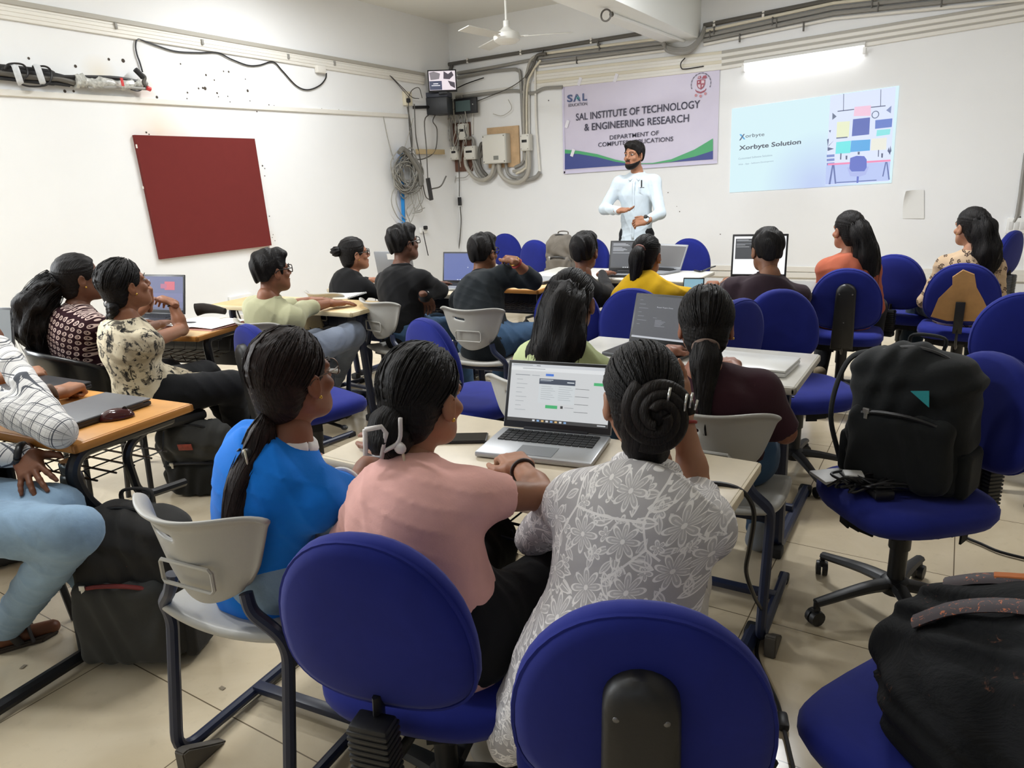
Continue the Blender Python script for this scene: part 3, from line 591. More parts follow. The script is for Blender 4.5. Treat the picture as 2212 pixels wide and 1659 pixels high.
# ------------------------------------------------------------------ projected slide
sl = thing('projected_slide', 'bright projected presentation slide on the front wall', 'slide', F(1760, 300, 0))
def sq(pts, off): return ([F(x, y, off) for x, y in pts], [tuple(range(len(pts)))])
def emis(name, c, e=.9):
    if name in MAT: return MAT[name]
    n = NT(name); n.col((.12, .12, .12, 1)); n.b.inputs['Emission Color'].default_value = lin(c); n.b.inputs['Emission Strength'].default_value = e; n.rough(1, 0); MAT[name] = n.m; return n.m
sg = NT('slide_page'); v_ = sg.coords(); dn = sg.new('ShaderNodeVectorMath', operation='DISTANCE'); sg.link(v_, dn.inputs[0]); dn.inputs[1].default_value = F(1762, 400)-F(1760, 300, 0)
sg.col((0, 0, 0, 1)); sg.link(sg.mix(sg.ramp(dn.outputs['Value'], .55, .05), lin('d9f2f8'), lin('c3d2f4')), sg.b.inputs['Emission Color']); sg.b.inputs['Emission Strength'].default_value = .93; sg.rough(1, 0)
TLq, TRq, BRq, BLq = (1581, 235), (1943, 185), (1926, 395), (1576, 416)
def uv(u, v): # slide fraction to pixel
    a = (TLq[0]+(TRq[0]-TLq[0])*u, TLq[1]+(TRq[1]-TLq[1])*u); b = (BLq[0]+(BRq[0]-BLq[0])*u, BLq[1]+(BRq[1]-BLq[1])*u); return (a[0]+(b[0]-a[0])*v, a[1]+(b[1]-a[1])*v)
wpart('page', sq([TLq, TRq, BRq, BLq], .008), sg.m, sl, False)
def zz(x, y): return (1472+x/2.989, y/2.989)
def zq(pts, off, name, c, e=.85): return wpart(name, sq([zz(*p) for p in pts], off), emis('slide_'+c, c, e), sl, False)
zq([(963, 618), (1385, 560), (1342, 1170), (927, 1196)], .010, 'picture', 'd4def6', .9)
zq([(1008, 716), (1115, 703), (1115, 709), (1008, 722)], .011, 'lamp_bar', '4a5578'); zq([(1222, 690), (1318, 680), (1318, 686), (1222, 696)], .011, 'lamp_bar', '4a5578')
zq([(1046, 606), (1050, 606), (1048, 716), (1044, 716)], .011, 'lamp_cord', '4a5578'); zq([(1286, 578), (1290, 578), (1288, 686), (1284, 686)], .011, 'lamp_cord', '4a5578')
zq([(1118, 690), (1224, 680), (1222, 748), (1112, 750)], .011, 'picture_tile', 'f0c4dc'); zq([(1108, 770), (1218, 758), (1212, 868), (1100, 880)], .011, 'picture_tile', '4d62b4'); zq([(1005, 788), (1088, 782), (1080, 885), (1000, 892)], .011, 'picture_tile', 'e6ecc8')
zq([(1000, 888), (1072, 882), (1072, 890), (1000, 896)], .0115, 'picture_line', '5c6a88'); zq([(1252, 776), (1362, 764), (1358, 820), (1250, 832)], .011, 'picture_tile', '5a78c8'); zq([(1262, 840), (1350, 832), (1345, 868), (1258, 880)], .011, 'picture_tile', '84e2e4')
zq([(1000, 918), (1094, 908), (1090, 988), (994, 994)], .011, 'picture_screen', '66e4e6'); zq([(1096, 908), (1220, 900), (1216, 972), (1090, 982)], .0115, 'picture_screen', '4aa6e4'); zq([(1228, 896), (1326, 888), (1322, 966), (1222, 972)], .011, 'picture_screen', 'e8e8dc')
for p in ([(1026, 990), (1034, 990), (1032, 1030), (1024, 1030)], [(1138, 980), (1152, 980), (1150, 998), (1138, 998)], [(1270, 968), (1276, 968), (1274, 1012), (1268, 1012)], [(1060, 1005), (1072, 1005), (1070, 1030), (1060, 1030)], [(1290, 990), (1302, 990), (1300, 1018), (1290, 1018)]): zq(p, .012, 'picture_stand', '4a5578')
zq([(945, 1056), (1350, 1030), (1350, 1042), (945, 1068)], .012, 'picture_desk', 'ee86b4'); zq([(935, 1068), (1348, 1044), (1340, 1165), (928, 1192)], .0105, 'picture_floor', 'b4c4f2')
for p in ([(972, 1066), (982, 1066), (962, 1190), (950, 1190)], [(978, 1066), (988, 1066), (1000, 1186), (990, 1186)], [(1316, 1046), (1324, 1046), (1304, 1140), (1296, 1140)], [(1322, 1046), (1330, 1046), (1346, 1160), (1336, 1160)]): zq(p, .0125, 'picture_trestle', '5468a8')
zq([(1090, 1020), (1130, 1006), (1180, 1008), (1196, 1030), (1196, 1090), (1180, 1106), (1100, 1108), (1084, 1090)], .013, 'picture_chair', '5468c4'); zq([(1070, 1082), (1080, 1080), (1100, 1112), (1180, 1108), (1200, 1074), (1210, 1078), (1190, 1128), (1150, 1140), (1090, 1138)], .0135, 'picture_chair', 'a8b4ea'); zq([(1132, 1138), (1146, 1138), (1142, 1180), (1130, 1182)], .0135, 'picture_chair', '5468c4')
for p in ([(1000, 1176), (1260, 1160), (1260, 1166), (1000, 1182)],): zq(p, .0125, 'picture_line', '5468a8')
zq([(975, 728), (1002, 752), (974, 774)], .011, 'picture_lamp', '5c6a88'); zq([(1356, 682), (1352, 732), (1322, 712)], .011, 'picture_lamp', '7c8cb8')
for p in ([(940, 900), (952, 895), (946, 950)], [(986, 905), (955, 935), (944, 952)], [(944, 975), (985, 960), (944, 950)], [(1350, 940), (1356, 975), (1340, 1000)], [(1340, 950), (1330, 975), (1350, 1000)], [(952, 842), (966, 840), (960, 858)]): zq(p, .011, 'picture_plant', '44527c')
for k in range(3): zq([(938, 1000+k*26), (988, 996+k*26), (988, 1012+k*26), (938, 1016+k*26)], .0115, 'picture_shelf', '6f86c8')
ck = F(*zz(1252, 740), .012); wpart('picture_clock', [tube([ck+Vector((.03*math.cos(t), 0, .032*math.sin(t))) for t in np.linspace(0, 2*PI, 17)], .004, 4, 1)], emis('slide_5c6a88', '5c6a88'), sl, False)
dkt = emis('slide_ink', '2f3c54', .8)
ftext('Xorbyte Solution', (1596, 328), (1730, 314), 13, dkt, sl, .011, .025); ftext('orbyte', (1610, 300), (1651, 296), 10, dkt, sl, .011, .003)
zq([(374, 868), (386, 866), (408, 892), (412, 900), (402, 900)], .011, 'logo_mark', '3fa0d8'); zq([(410, 864), (400, 866), (372, 908), (382, 906)], .0115, 'logo_mark', '3a4a70')
gt_ = emis('slide_small', '7f93a8', .8); ftext('Customized Software Solutions', (1595, 345), (1668, 337), 4, gt_, sl, .011, 0); ftext('Web - App - Software Development', (1595, 358), (1671, 350), 4, gt_, sl, .011, 0)
# paper half peeled from the wall
pp = thing('paper_sheet', 'white paper sheet peeling off the front wall below the slide', 'paper', F(1975, 440)); V = []; Fc = []
for i in range(9):
    for j in range(9):
        u, v_ = i/8, j/8; k = max(0, (1-u)*.9+(1-v_)*.9-1.1); V.append(F(1950+u*46, 410+v_*62, .006+.10*k*k+.006*u)+Vector((.06*k*k, 0, -.03*k*k)))
for i in range(8):
    for j in range(8): q = i*9+j; Fc.append((q, q+9, q+10, q+1))
wpart('sheet', (V, Fc), M('paper_white', 'e4e4e2', .7), pp, True)
# ------------------------------------------------------------------ office chairs
blue = cloth('blue_upholstery', '1d277c', .12, 350, .08, .85); blk = M('chair_black', '1b1b1d', .45, bs=60, bst=.06); navy = M('navy_steel', '1f2740', .4); chs = M('grey_shell', 'aeaca6', .42, bs=120, bst=.04)
plyw = M('bare_plywood', 'b98d58', .7, var=.15, vs=9)
def pillow(outline, prof):                              # outline (x,z) about a centre; prof: list of (scale, depth)
    n = len(outline); o = np.array(outline, float); c = np.array([0, (o[:, 1].max()+o[:, 1].min())/2]); V = []; Fc = []
    for s, d in prof:
        for x, z in o:
            q = c+(np.array([x, z])-c)*s; V.append((q[0], d, q[1]))
    for i in range(len(prof)-1):
        for k in range(n): Fc.append((i*n+k, i*n+(k+1) % n, (i+1)*n+(k+1) % n, (i+1)*n+k))
    V.append((0, prof[0][1], c[1])); V.append((0, prof[-1][1], c[1])); a = len(V)-2
    for k in range(n): Fc.append((a, (k+1) % n, k)); Fc.append((a+1, (len(prof)-1)*n+k, (len(prof)-1)*n+(k+1) % n))
    return (np.array(V), Fc)
def egg(w, h, n=44, wt=.60, e=2.5):                      # upholstered back: domed top, widest low down, soft bottom corners
    P = []
    for k in range(n):
        a = 2*PI*k/n; c, s = math.cos(a), math.sin(a); q = 2.25 if s > 0 else 3.2
        z = math.copysign(abs(s)**(2/q), s); x = math.copysign(abs(c)**(2/q), c); lo_ = .36
        P.append((x*w/2*(1-.07*max(0, z)**2-.08*max(0, -z)**2), h*lo_+(z*h*(1-lo_) if z > 0 else z*h*lo_)))
    return P
def bend(vf, k, y0=0): # curve a back around the sitter
    V = np.array(vf[0]); V[:, 1] += k*V[:, 0]**2+.25*(V[:, 2]-.16)**2*.6; return (V, vf[1])
def make_office(kind):
    t = thing('office_chair', 'chair', 'chair', (0, 0, 0)); t['proto'] = kind
    bw, bh = .405, .375
    back = bend(pillow(egg(bw, bh), [(.1, -.028), (.55, -.03), (.86, -.027), (.955, -.02), (1.0, -.004), (1.0, .012), (.955, .028), (.86, .038), (.5, .036), (.1, .034)]), .35)
    B = tr(0, -.245, .525, rx=.12)
    part('backrest', tf(back, B), blue, t, 60)
    part('piping', tf(bend(tube([(x*1.002, -.012, (z-.16)*1.0+.16) for x, z in egg(bw*.985, bh*.985)], .0045, 5, 1, closed=True), .35), B), blue, t)
    if kind == 'spine':
        sp = pillow([(-.064, -.12), (.064, -.12)]+[(.056*math.cos(a), .238+.056*math.sin(a)) for a in np.linspace(0, PI, 13)], [(.2, -.068), (.8, -.068), (.93, -.062), (1, -.05), (1, -.02)])
        s_ = part('back_spine', tf(sp, B), blk, t, 50)
        part('screw', tf(merge(*[sphere(.006, dx, -.066, z, (1, .5, 1), 8) for dx, z in ((-.035, .235), (.035, .235), (0, .06))]), B), M('screw_steel', '77777a', .3, metal=.8), s_)
    elif kind == 'bellow':
        bl = [box(.086, .056, .009, 0, -.30, .375+k*.0135, .003) for k in range(11)]+[box(.08, .05, .16, 0, -.30, .445, .006)]
        s_ = part('adjuster_sleeve', merge(*bl, box(.088, .066, .03, 0, -.30, .355, .008)), blk, t)
    else:
        ply = pillow([(-.15, .04), (-.06, .02), (.10, .03), (.15, .09), (.11, .17), (.07, .24), (.05, .32), (-.01, .345), (-.06, .30), (-.055, .25), (-.12, .16)], [(.3, -.034), (.97, -.034), (1, -.03), (1, -.02)])
        part('exposed_plywood', tf(bend(ply, .35), B), plyw, t, False); part('back_bar', tf(box(.05, .014, .2, 0, -.045, .05, .003), B), blk, t)
    part('back_bar', tube(fillet([(0, -.27, .56), (0, -.285, .40), (0, -.2, .365), (0, .02, .375)], .05), .02, 8, 1, sq=.4), blk, t)
    so = [(x, y) for x, y in [(.235*math.copysign(abs(math.cos(a))**.55, math.cos(a)), .225*math.copysign(abs(math.sin(a))**.6, math.sin(a))) for a in np.linspace(0, 2*PI, 37)[:-1]]]
    V, Fc = pillow(so, [(.1, -.042), (.8, -.04), (.95, -.034), (1, -.01), (1, .012), (.95, .03), (.8, .038), (.4, .034), (.1, .032)])
    V = V[:, [0, 2, 1]]; V[:, 2] -= .9*np.maximum(V[:, 1]-.12, 0)**2*2; part('seat', mv((V, [f[::-1] for f in Fc]), 0, .01, .44), blue, t, 60)
    rg = random.Random(4); sk = []
    for k in range(26):
        a = 2*PI*k/26; r = .19; l = .015+.045*rg.random()**2; p = (r*math.cos(a), .01+r*math.sin(a)); sk.append(box(.05, .006, l, 0, 0, -l/2)); sk[-1] = mv(sk[-1], p[0], p[1], .402, rz=a+PI/2)
    part('underside_lining', merge(*sk, lathe([(.0, .0), (.19, 0), (.19, .008), (0, .008)], 20) if False else box(.36, .34, .008, 0, .01, .398)), M('lining_black', '161618', .9), t)
    part('mechanism', merge(box(.16, .2, .05, 0, 0, .372, .01), tube([(.08, 0, .37), (.24, .02, .365)], .008, 6, 1), sphere(.016, .25, .02, .365, (1.4, 1, .8), 8)), blk, t)
    part('gas_column', lathe([(.028, .12), (.028, .25), (.034, .25), (.034, .37)], 14), blk, t)
    for k in range(5):
        a = 2*PI*k/5+.3; am = tube([(0, 0, .115), (.12, 0, .11), (.29, 0, .08)], lambda q: .030-.012*q, 8, 4, sq=.75)
        part('base_arm', mv(am, rz=a), blk, t)
        cs = merge(mv(lathe([(.006, -.022), (.026, -.02), (.028, -.006), (.028, -.003)], 14), 0, 0, .028, ry=PI/2), mv(lathe([(.006, .022), (.026, .02), (.028, .006), (.028, .003)], 14), 0, 0, .028, ry=PI/2), box(.02, .03, .03, 0, 0, .05, .006), lathe([(.008, .05), (.008, .085)], 8))
        part('caster', mv(mv(cs, .29, 0, 0, rz=.7+k), rz=a), blk, t)
    part('base_hub', lathe([(.045, .085), (.045, .13), (.03, .14)], 14), blk, t)
    return t
PROTO = {}
def office(kind, label, x, y, deg, scale=1.0, group='blue office chairs'):
    if kind not in PROTO: PROTO[kind] = make_office(kind); o = PROTO[kind]
    else: o = dup(PROTO[kind])
    o.location = (x, y, 0); o.rotation_euler = (0, 0, math.radians(deg)); o.scale = (1, 1, 1); tag(o, label, 'chair', group)
    if 'proto' in o: del o['proto']
    return o
# kind, label, x, y, facing (0 = to the front wall, positive = to the left)
OFFICE = [
 ('spine', 'blue office chair nearest the viewer with black back spine, under the floral kurta woman', -.43, 1.10, 22),
 ('bellow', 'blue office chair with ribbed black adjuster sleeve, under the woman in pink', -.91, 1.08, 14),
 ('bellow', 'blue office chair at bottom right corner holding the black patterned bag', .10, 1.34, 62),
 ('bellow', 'blue office chair turned to the left holding the black backpack and chargers', -.05, 2.48, 132),
 ('spine', 'blue office chair with black spine in front of the open notebook desk', -2.69, 2.38, -14),
 ('bellow', 'empty blue office chair in the middle aisle behind the pink shirt woman', -1.95, 2.78, -18),
 ('bellow', 'empty blue office chair beyond the desk with the closed silver laptop', -.58, 3.56, -145),
 ('bellow', 'blue office chair seen edge on beside the brown shirted boy', -1.10, 3.56, 65),
 ('bellow', 'blue office chair under the woman in yellow', -1.50, 3.88, 8),
 ('bellow', 'blue office chair half hidden left of the yellow shirt chair', -1.98, 3.95, 14),
 ('spine', 'blue office chair with dark spine patch under the woman in rust top', -.56, 4.95, 6),
 ('ply', 'blue office chair with torn back showing bare plywood, under the printed kurta woman', .08, 5.33, -3),
 ('bellow', 'blue office chair left of the printed kurta woman, behind the rust top chair', -.27, 5.75, -14),
 ('bellow', 'blue office chair at right edge behind the backpack chair, half outside the frame', .26, 4.25, 10),
 ('spine', 'blue office chair cut by the right edge of the photo', .42, 3.85, 35),
 ('bellow', 'blue office chair standing sideways behind the printed kurta woman', .17, 7.60, 64),
 ('bellow', 'blue office chair farthest back against the front wall below the corner wires', -4.45, 7.35, 0),
 ('bellow', 'blue office chair right of the raised hand, left of the grey backpack', -3.60, 6.60, -6),
 ('bellow', 'blue office chair turned to the viewer carrying the grey backpack', -3.10, 6.28, 180),
 ('bellow', 'blue office chair standing behind the yellow shirt woman near the wall', -2.10, 6.85, -4)]
for a_ in OFFICE: office(*a_)
# ------------------------------------------------------------------ grey school chairs on sled frames
def make_school():
    t = thing('school_chair', 'chair', 'chair', (0, 0, 0))
    nu, nv = 28, 18; V = []; Fc = []
    for i in range(nu+1):
        for j in range(nv+1):
            u, v = i/nu*2-1, j/nv
            hw = .130+.085*v**.75-.03*max(0, .25-v)*2
            edge = .02*abs(u)**4*(v); x = u*hw; z = .25*v-.03*(1-v)*(u*u)*(-1)+.0-.035*max(0, v-.75)*4*abs(u)**6
            y = .11*u*u*(.4+.6*v)-.05*v-.028*max(0, (v-.86)/.14)**2-.012*max(0, (abs(u)-.85)/.15)**2
            V.append((x, y, z+.02*u*u))
    for i in range(nu):
        for j in range(nv):
            u, v = (i+.5)/nu*2-1, (j+.5)/nv
            if -.52 < u < -.10 and .70 < v < .80: continue
            k = i*(nv+1)+j; Fc.append((k, k+nv+1, k+nv+2, k+1))
    o = part('backrest', tf((np.array(V), Fc), tr(0, -.22, .545)), chs, t, True)
    m = o.modifiers.new('thick', 'SOLIDIFY'); m.thickness = .014; m.offset = 0; m = o.modifiers.new('soft', 'SUBSURF'); m.levels = m.render_levels = 1
    part('back_panel_rim', tf(tube([(x, -.021+.11*(x/.2)**2*.6-.05*.35, z) for x, z in ((-.075, .06), (.075, .06), (.082, .068), (.082, .112), (.075, .12), (-.075, .12), (-.082, .112), (-.082, .068))], .005, 6, 1, closed=True), tr(0, -.225, .545)), chs, t)
    nu, nv = 18, 18; V = []; Fc = []
    for i in range(nu+1):
        for j in range(nv+1):
            u, v = i/nu*2-1, j/nv*2-1; a = math.sqrt(max(1e-6, 1-u*u/2)); b = math.sqrt(max(1e-6, 1-v*v/2))
            x = .21*(.72*u+.28*u*b*1.2); y = .205*(.72*v+.28*v*a*1.2); z = .018*u*u-.03*max(0, v)**3+.02*max(0, -v)**3
            V.append((x, y, z))
    for i in range(nu):
        for j in range(nv): k = i*(nv+1)+j; Fc.append((k, k+nv+1, k+nv+2, k+1))
    o = part('seat', tf((np.array(V), Fc), tr(0, 0, .44)), chs, t, True)
    m = o.modifiers.new('thick', 'SOLIDIFY'); m.thickness = .026; m.offset = 0; m = o.modifiers.new('soft', 'SUBSURF'); m.levels = m.render_levels = 1
    for s in (-1, 1):
        x = s*.195; P = fillet([(x*.62, -.200, .585), (x*.68, -.205, .54), (x, -.185, .48), (x, -.17, .42), (x, -.235, .036), (x, .235, .02)], .07, 6); 
        part('side_frame', tube(P, .0165, 10, 1), navy, t)
        part('rubber_foot', merge(prism([(-.03, 0), (.075, 0), (.035, .035), (-.03, .03)], .03, .003) if False else mv(prism([(-.03, 0), (.11, 0), (.06, .03), (-.01, .075), (-.03, .075)], .036, .004), x+.018, -.225, 0, rz=PI/2)), M('foot_grey', '55504a', .7), t)
        part('front_foot', box(.036, .05, .03, x, .225, .015, .006), bkm, t)
    part('crossbar', box(.39, .035, .022, 0, .06, .035, .004), navy, t); part('seat_rail', box(.39, .03, .02, 0, -.12, .415, .004), navy, t)
    return t
SCH = make_school(); _n = 0
for lab, x, y, deg in [('grey plastic school chair nearest the viewer, under the woman in blue', -1.475, 1.09, 7), ('grey plastic school chair under the man with raised hand', -2.36, 3.52, 6), ('grey plastic school chair under the black shirted man with glasses', -3.03, 3.55, -14), ('grey plastic school chair under the man in pale green shirt', -3.28, 2.78, -4), ('grey plastic school chair behind the floral kurta woman, under the woman in maroon', -.60, 2.28, 2), ('grey plastic school chair behind pale desk, under the woman in black with hair bun', -3.72, 3.72, -6), ('grey plastic school chair under the long haired woman in light green', -1.27, 2.36, 4), ('grey plastic school chair under the boy in dark brown shirt', -.93, 4.22, 8)]:
    o = SCH if _n == 0 else dup(SCH); _n += 1
    o.location = (x, y, 0); o.rotation_euler.z = math.radians(deg); tag(o, lab, 'chair', 'grey school chairs')
# dark plastic chair under the woman in maroon print
def tub_chair(label, x, y, deg):
    t = thing('tub_chair', label, 'chair', (x, y, 0), math.radians(deg)); V = []; Fc = []; nu, nv = 26, 10
    for i in range(nu+1):
        for j in range(nv+1):
            a = -PI*.62+PI*1.24*i/nu; v = j/nv; r = .225+.03*v; e = abs(a)/(PI*.62); top = .36-.16*e**2.2
            V.append((r*1.05*math.sin(a), -r*math.cos(a)*1.0-.03*v, .44+top*v))
    for i in range(nu):
        for j in range(nv): k = i*(nv+1)+j; Fc.append((k, k+nv+1, k+nv+2, k+1))
    o = part('backrest', (np.array(V), Fc), M('shiny_black', '131315', .25), t, True); m = o.modifiers.new('thick', 'SOLIDIFY'); m.thickness = .03; m.offset = 0; m = o.modifiers.new('soft', 'SUBSURF'); m.levels = m.render_levels = 1
    part('seat', box(.44, .42, .05, 0, .01, .43, .02), blk, t)
    for sx in (-1, 1):
        for sy__ in (-1, 1): part('leg', tube([(sx*.18, sy__*.17, .42), (sx*.21, sy__*.2, .0)], .013, 8, 1), blk, t)
tub_chair('glossy black tub chair behind the orange desk, under the woman in maroon print', -3.72, 1.90, -14)
st = thing('stool', 'low black stool under the braided woman in cream floral top', 'stool', (-3.30, 1.93, 0), -.2); part('seat', box(.36, .34, .05, 0, 0, .43, .02), blk, st)
for sx in (-1, 1):
    for sy__ in (-1, 1): part('leg', tube([(sx*.14, sy__*.13, .42), (sx*.17, sy__*.16, .0)], .013, 8, 1), blk, st)
tub_chair('black chair under the man with jeans and sandals at lower left', -2.72, .80, -66)
tub_chair('black chair at the left edge under the person resting both fists', -3.55, .98, -8)
# ------------------------------------------------------------------ desks
top_or = M('desk_orange_wood', 'c98f49', .38, var=.12, vs=7); top_pale = M('desk_pale_wood', 'd8b98a', .4, var=.08, vs=7); top_cream = M('desk_cream', 'cfc3ac', .35, var=.06, vs=9); top_white = M('desk_white', 'd9d7d0', .25, var=.05, vs=6); edge_cream = M('edge_cream', 'd6c9ae', .4); edge_or = M('edge_orange', 'b87c38', .4); blk_tube = M('black_tube', '1a1b20', .35)
def desk(label, x, y, w, d, deg, top, edge, kind='L', h=.75, tube_m=navy, fr=(.06, .06), modesty=True, org='right'):
    """origin on the floor under the near right corner; the desk extends to -x and +y"""
    t = thing('school_desk', label, 'desk', (x, y, 0), math.radians(deg))
    part('desk_top', box(w-.016, d-.016, .012, -w/2, d/2, h-.004, .003), top, t)
    rim = [box(w, .022, .03, -w/2, .011, h-.015, .008), box(w, .022, .03, -w/2, d-.011, h-.015, .008), box(.022, d, .03, -.011, d/2, h-.015, .008), box(.022, d, .03, -w+.011, d/2, h-.015, .008), box(w-.04, d-.04, .016, -w/2, d/2, h-.018)]
    part('edge_band', merge(*rim), edge, t)
    for k, xx in enumerate((-fr[0], -w+fr[1])):
        if kind == 'L':
            P = fillet([(xx, d-.06, h-.04), (xx, .13, h-.04), (xx, .19, .03), (xx, .80, .025)], .05); part('side_frame', tube(P, .024, 10, 1), tube_m, t)
            [part('foot_cap', box(.055, .06, .045, xx, q_, .022, .01), bkm, t) for q_ in (.80, .16)]
        else:
            P = fillet([(xx, .40, h-.045), (xx, .05, h-.045), (xx, .01, h-.10), (xx, .03, h-.2), (xx, .36, .035), (xx, -.45, .03)], .07); part('side_frame', tube(P, .022, 10, 1), tube_m, t)
            P = fillet([(xx-.02, .34, h-.05), (xx-.03, .22, h-.10), (xx-.04, .25, h-.30), (xx-.04, .44, h-.32)], .06); part('basket_bracket', tube(P, .016, 8, 1), tube_m, t)
    [part('crossbar', box(w-fr[0]-fr[1], .03, .03, -w/2+(fr[1]-fr[0])/2, y_, z_, .005), tube_m, t) for y_, z_ in ((.5 if kind == 'L' else .3, .06), (d*.55, h-.06))]
    wires = [tube([(-fr[0]-.02, yy_, h-.17), (-w+fr[1]+.02, yy_, h-.17)], .004, 5, 1) for yy_ in np.linspace(.1, d-.08, 5)]
    wires += [tube([(xx, .08, h-.13), (xx, .1, h-.17), (xx, d-.08, h-.17), (xx, d-.06, h-.1)], .003, 5, 1) for xx in np.linspace(-fr[0]-.05, -w+fr[1]+.05, 14)]
    part('wire_basket', merge(*wires), tube_m, t)
    if modesty: part('front_panel', box(w-.2, .012, .22, -w/2, d-.03, h-.16, .003), tube_m, t)
    return t
desk('cream topped desk in the foreground with the open grey laptop', -.37, 1.32, 1.13, .49, 0, top_cream, edge_cream)
desk('white topped desk with the dark laptop and closed silver laptop', -.42, 2.53, 1.0, .53, 0, top_white, M('edge_greywhite', 'b9b4a6', .4))
desk('orange wooden desk at left edge with black frame and wire basket', -2.275, 1.04, 1.55, .46, 6, top_or, edge_or, 'Z', tube_m=blk_tube, modesty=False)
desk('brown edged desk with open notebook under the red board', -3.42, 2.29, 1.3, .45, 14, top_pale, edge_or, tube_m=blk_tube)
desk('pale wooden desk with navy frame beside the man in pale green shirt', -3.10, 3.13, 1.25, .42, 4, M('desk_tan_wood', 'd9bd8c', .35, var=.08, vs=7), M('edge_ivory', 'd9c9a4', .4))
desk('cream desk with the blue screen laptop in front of the black shirted pair', -2.72, 3.92, 1.35, .50, 2, top_cream, edge_cream, fr=(.10, .06))
desk('pale wooden desk right of the man with raised hand', -2.42, 4.25, .75, .52, 3, top_pale, edge_or)
desk('white desk before the woman in yellow near the front', -1.55, 4.88, 1.35, .58, 0, top_white, M('edge_greywhite', 'b9b4a6', .4))
desk('grey desk under the white screen laptop before the brown shirted boy', -.72, 4.62, .80, .50, 0, M('desk_grey', '8f8d88', .4), M('edge_greywhite', 'b9b4a6', .4))
def PY(x, y, Y): d = ray(x, y); t = Y/d[1]; return Vector((d[0]*t, Y, CAMH+d[2]*t))
# ------------------------------------------------------------------ laptops
silver = M('laptop_silver', 'b3b6ba', .35, metal=.4); lgrey = M('laptop_grey', '8a8d92', .4, metal=.3); ldark = M('laptop_dark', '25262a', .4); lwhite = M('laptop_white', 'd6d6d3', .3)
keym = M('laptop_keys', '151618', .5)
def laptop(label, x, y, z, deg, w=.34, d=.235, ang=105, body=silver, lid=None, bezel=bk, scr=None, opened=True, hgt=None):
    """origin at the middle of the hinge on the table; the keyboard lies towards -y, screen faces -y"""
    t = thing('laptop', label, 'laptop', (x, y, z), math.radians(deg)); lid = lid or body
    b = part('base', box(w, d, .016, 0, -d/2, .010, .005), body, t)
    if not opened:
        part('lid', box(w, d, .009, 0, -d/2, .024, .004), lid, t); part('hinge', box(w*.8, .012, .012, 0, -.004, .02, .003), ldark, t); return t, None
    K = [box(w*.85/14*.86, d*.40/5*.84, .003, -w*.425+w*.85*(i+.5)/14, -d*.09-d*.42*(j+.5)/5, .0195) for i in range(14) for j in range(5)]
    part('keyboard', merge(*K), keym, t); part('touchpad', box(w*.32, d*.32, .001, 0, -d*.78, .0185), M('touchpad_grey', '7f8286', .35), t)
    hh = hgt or d*.98; Rm = tr(0, 0, .018, rx=-math.radians(ang-90))
    l = part('lid', tf(box(w, .007, hh, 0, .003, hh/2, .006), Rm), lid, t)
    part('bezel', tf(box(w*.985, .002, hh*.985, 0, -.0012, hh/2, .004), Rm), bezel, t)
    s = part('screen', tf((np.array([(-w*.465, -.0026, hh*.10), (w*.465, -.0026, hh*.10), (w*.465, -.0026, hh*.95), (-w*.465, -.0026, hh*.95)]), [(0, 1, 2, 3)]), Rm), emis(*scr), t, False)
    part('hinge', mv(box(w*.6, .014, .014, 0, 0, .018, .005), 0, 0, 0), ldark, t)
    W_, H_ = w*.93, hh*.85
    def q(x0, y0, x1, y1, c, lay=1, e=.8, nm='window'):   # fractions of the screen, y down
        X0, X1 = -W_/2+W_*x0, -W_/2+W_*x1; Z0, Z1 = hh*.95-H_*y0, hh*.95-H_*y1; yy_ = -.0026-.0004*lay
        part(nm, tf((np.array([(X0, yy_, Z1), (X1, yy_, Z1), (X1, yy_, Z0), (X0, yy_, Z0)]), [(0, 1, 2, 3)]), Rm), emis('scr_'+c, c, e), s, False)
    def qt(txt, x0, y0, wid, hei, c, lay=3):
        m = Rm@Matrix.Translation((-W_/2+W_*x0, -.0026-.0004*lay, hh*.95-H_*y0)); text('lettering', txt, emis('scr_'+c, c, .8), s, W_*wid, H_*hei, mtx=m)
    return t, (q, qt)
DZ = .752
t, (q, qt) = laptop('open grey laptop showing a white web page on the foreground desk', -.95, 1.745, DZ, 10, .335, .215, 110, silver, lgrey, M('bezel_dark', '1c1d20', .4), ('scr_page', 'd3d6d8', .75), hgt=.205)
q(0, 0, 1, .055, 'c9cdd2'); q(0, .055, 1, .12, 'dfe2e4'); q(.36, .155, .44, .195, '2f6fd0', 2); q(.02, .015, .22, .03, '9aa0a6', 2); q(.26, .02, .30, .03, '50555a', 2); q(.12, .075, .35, .085, '9aa0a6', 2)
q(.05, .19, .20, .20, '707880', 2); q(.22, .19, .30, .20, '9aa0a6', 2)
q(.30, .24, .66, .66, 'cdd3d6', 2); q(.30, .24, .66, .335, '22344c', 3); q(.31, .255, .44, .265, 'd6dde2', 4); q(.31, .275, .42, .283, 'aab4c0', 4); q(.58, .28, .65, .295, 'dfe6ea', 4)
for k in range(7): q(.325, .37+k*.036, .325+.10+.02*(k % 3), .376+k*.036, '9aa2a8', 4); q(.50, .37+k*.036, .50+.11+.015*((k+1) % 3), .376+k*.036, '9aa2a8', 4)
for k in range(4): q(.665, .38+k*.13, .80, .387+k*.13, '4a4f55', 3)
for k in range(8): q(.07, .27+k*.075, .13+.05*((k*2) % 3)/2, .278+k*.075, '9aa0a6', 3)
q(.84, .26, .95, .31, '2fae6a', 3); q(.38, .69, .50, .745, '2fae6a', 3); q(.53, .69, .555, .735, '2a2d30', 3); q(.57, .71, .66, .718, '8a9096', 3)
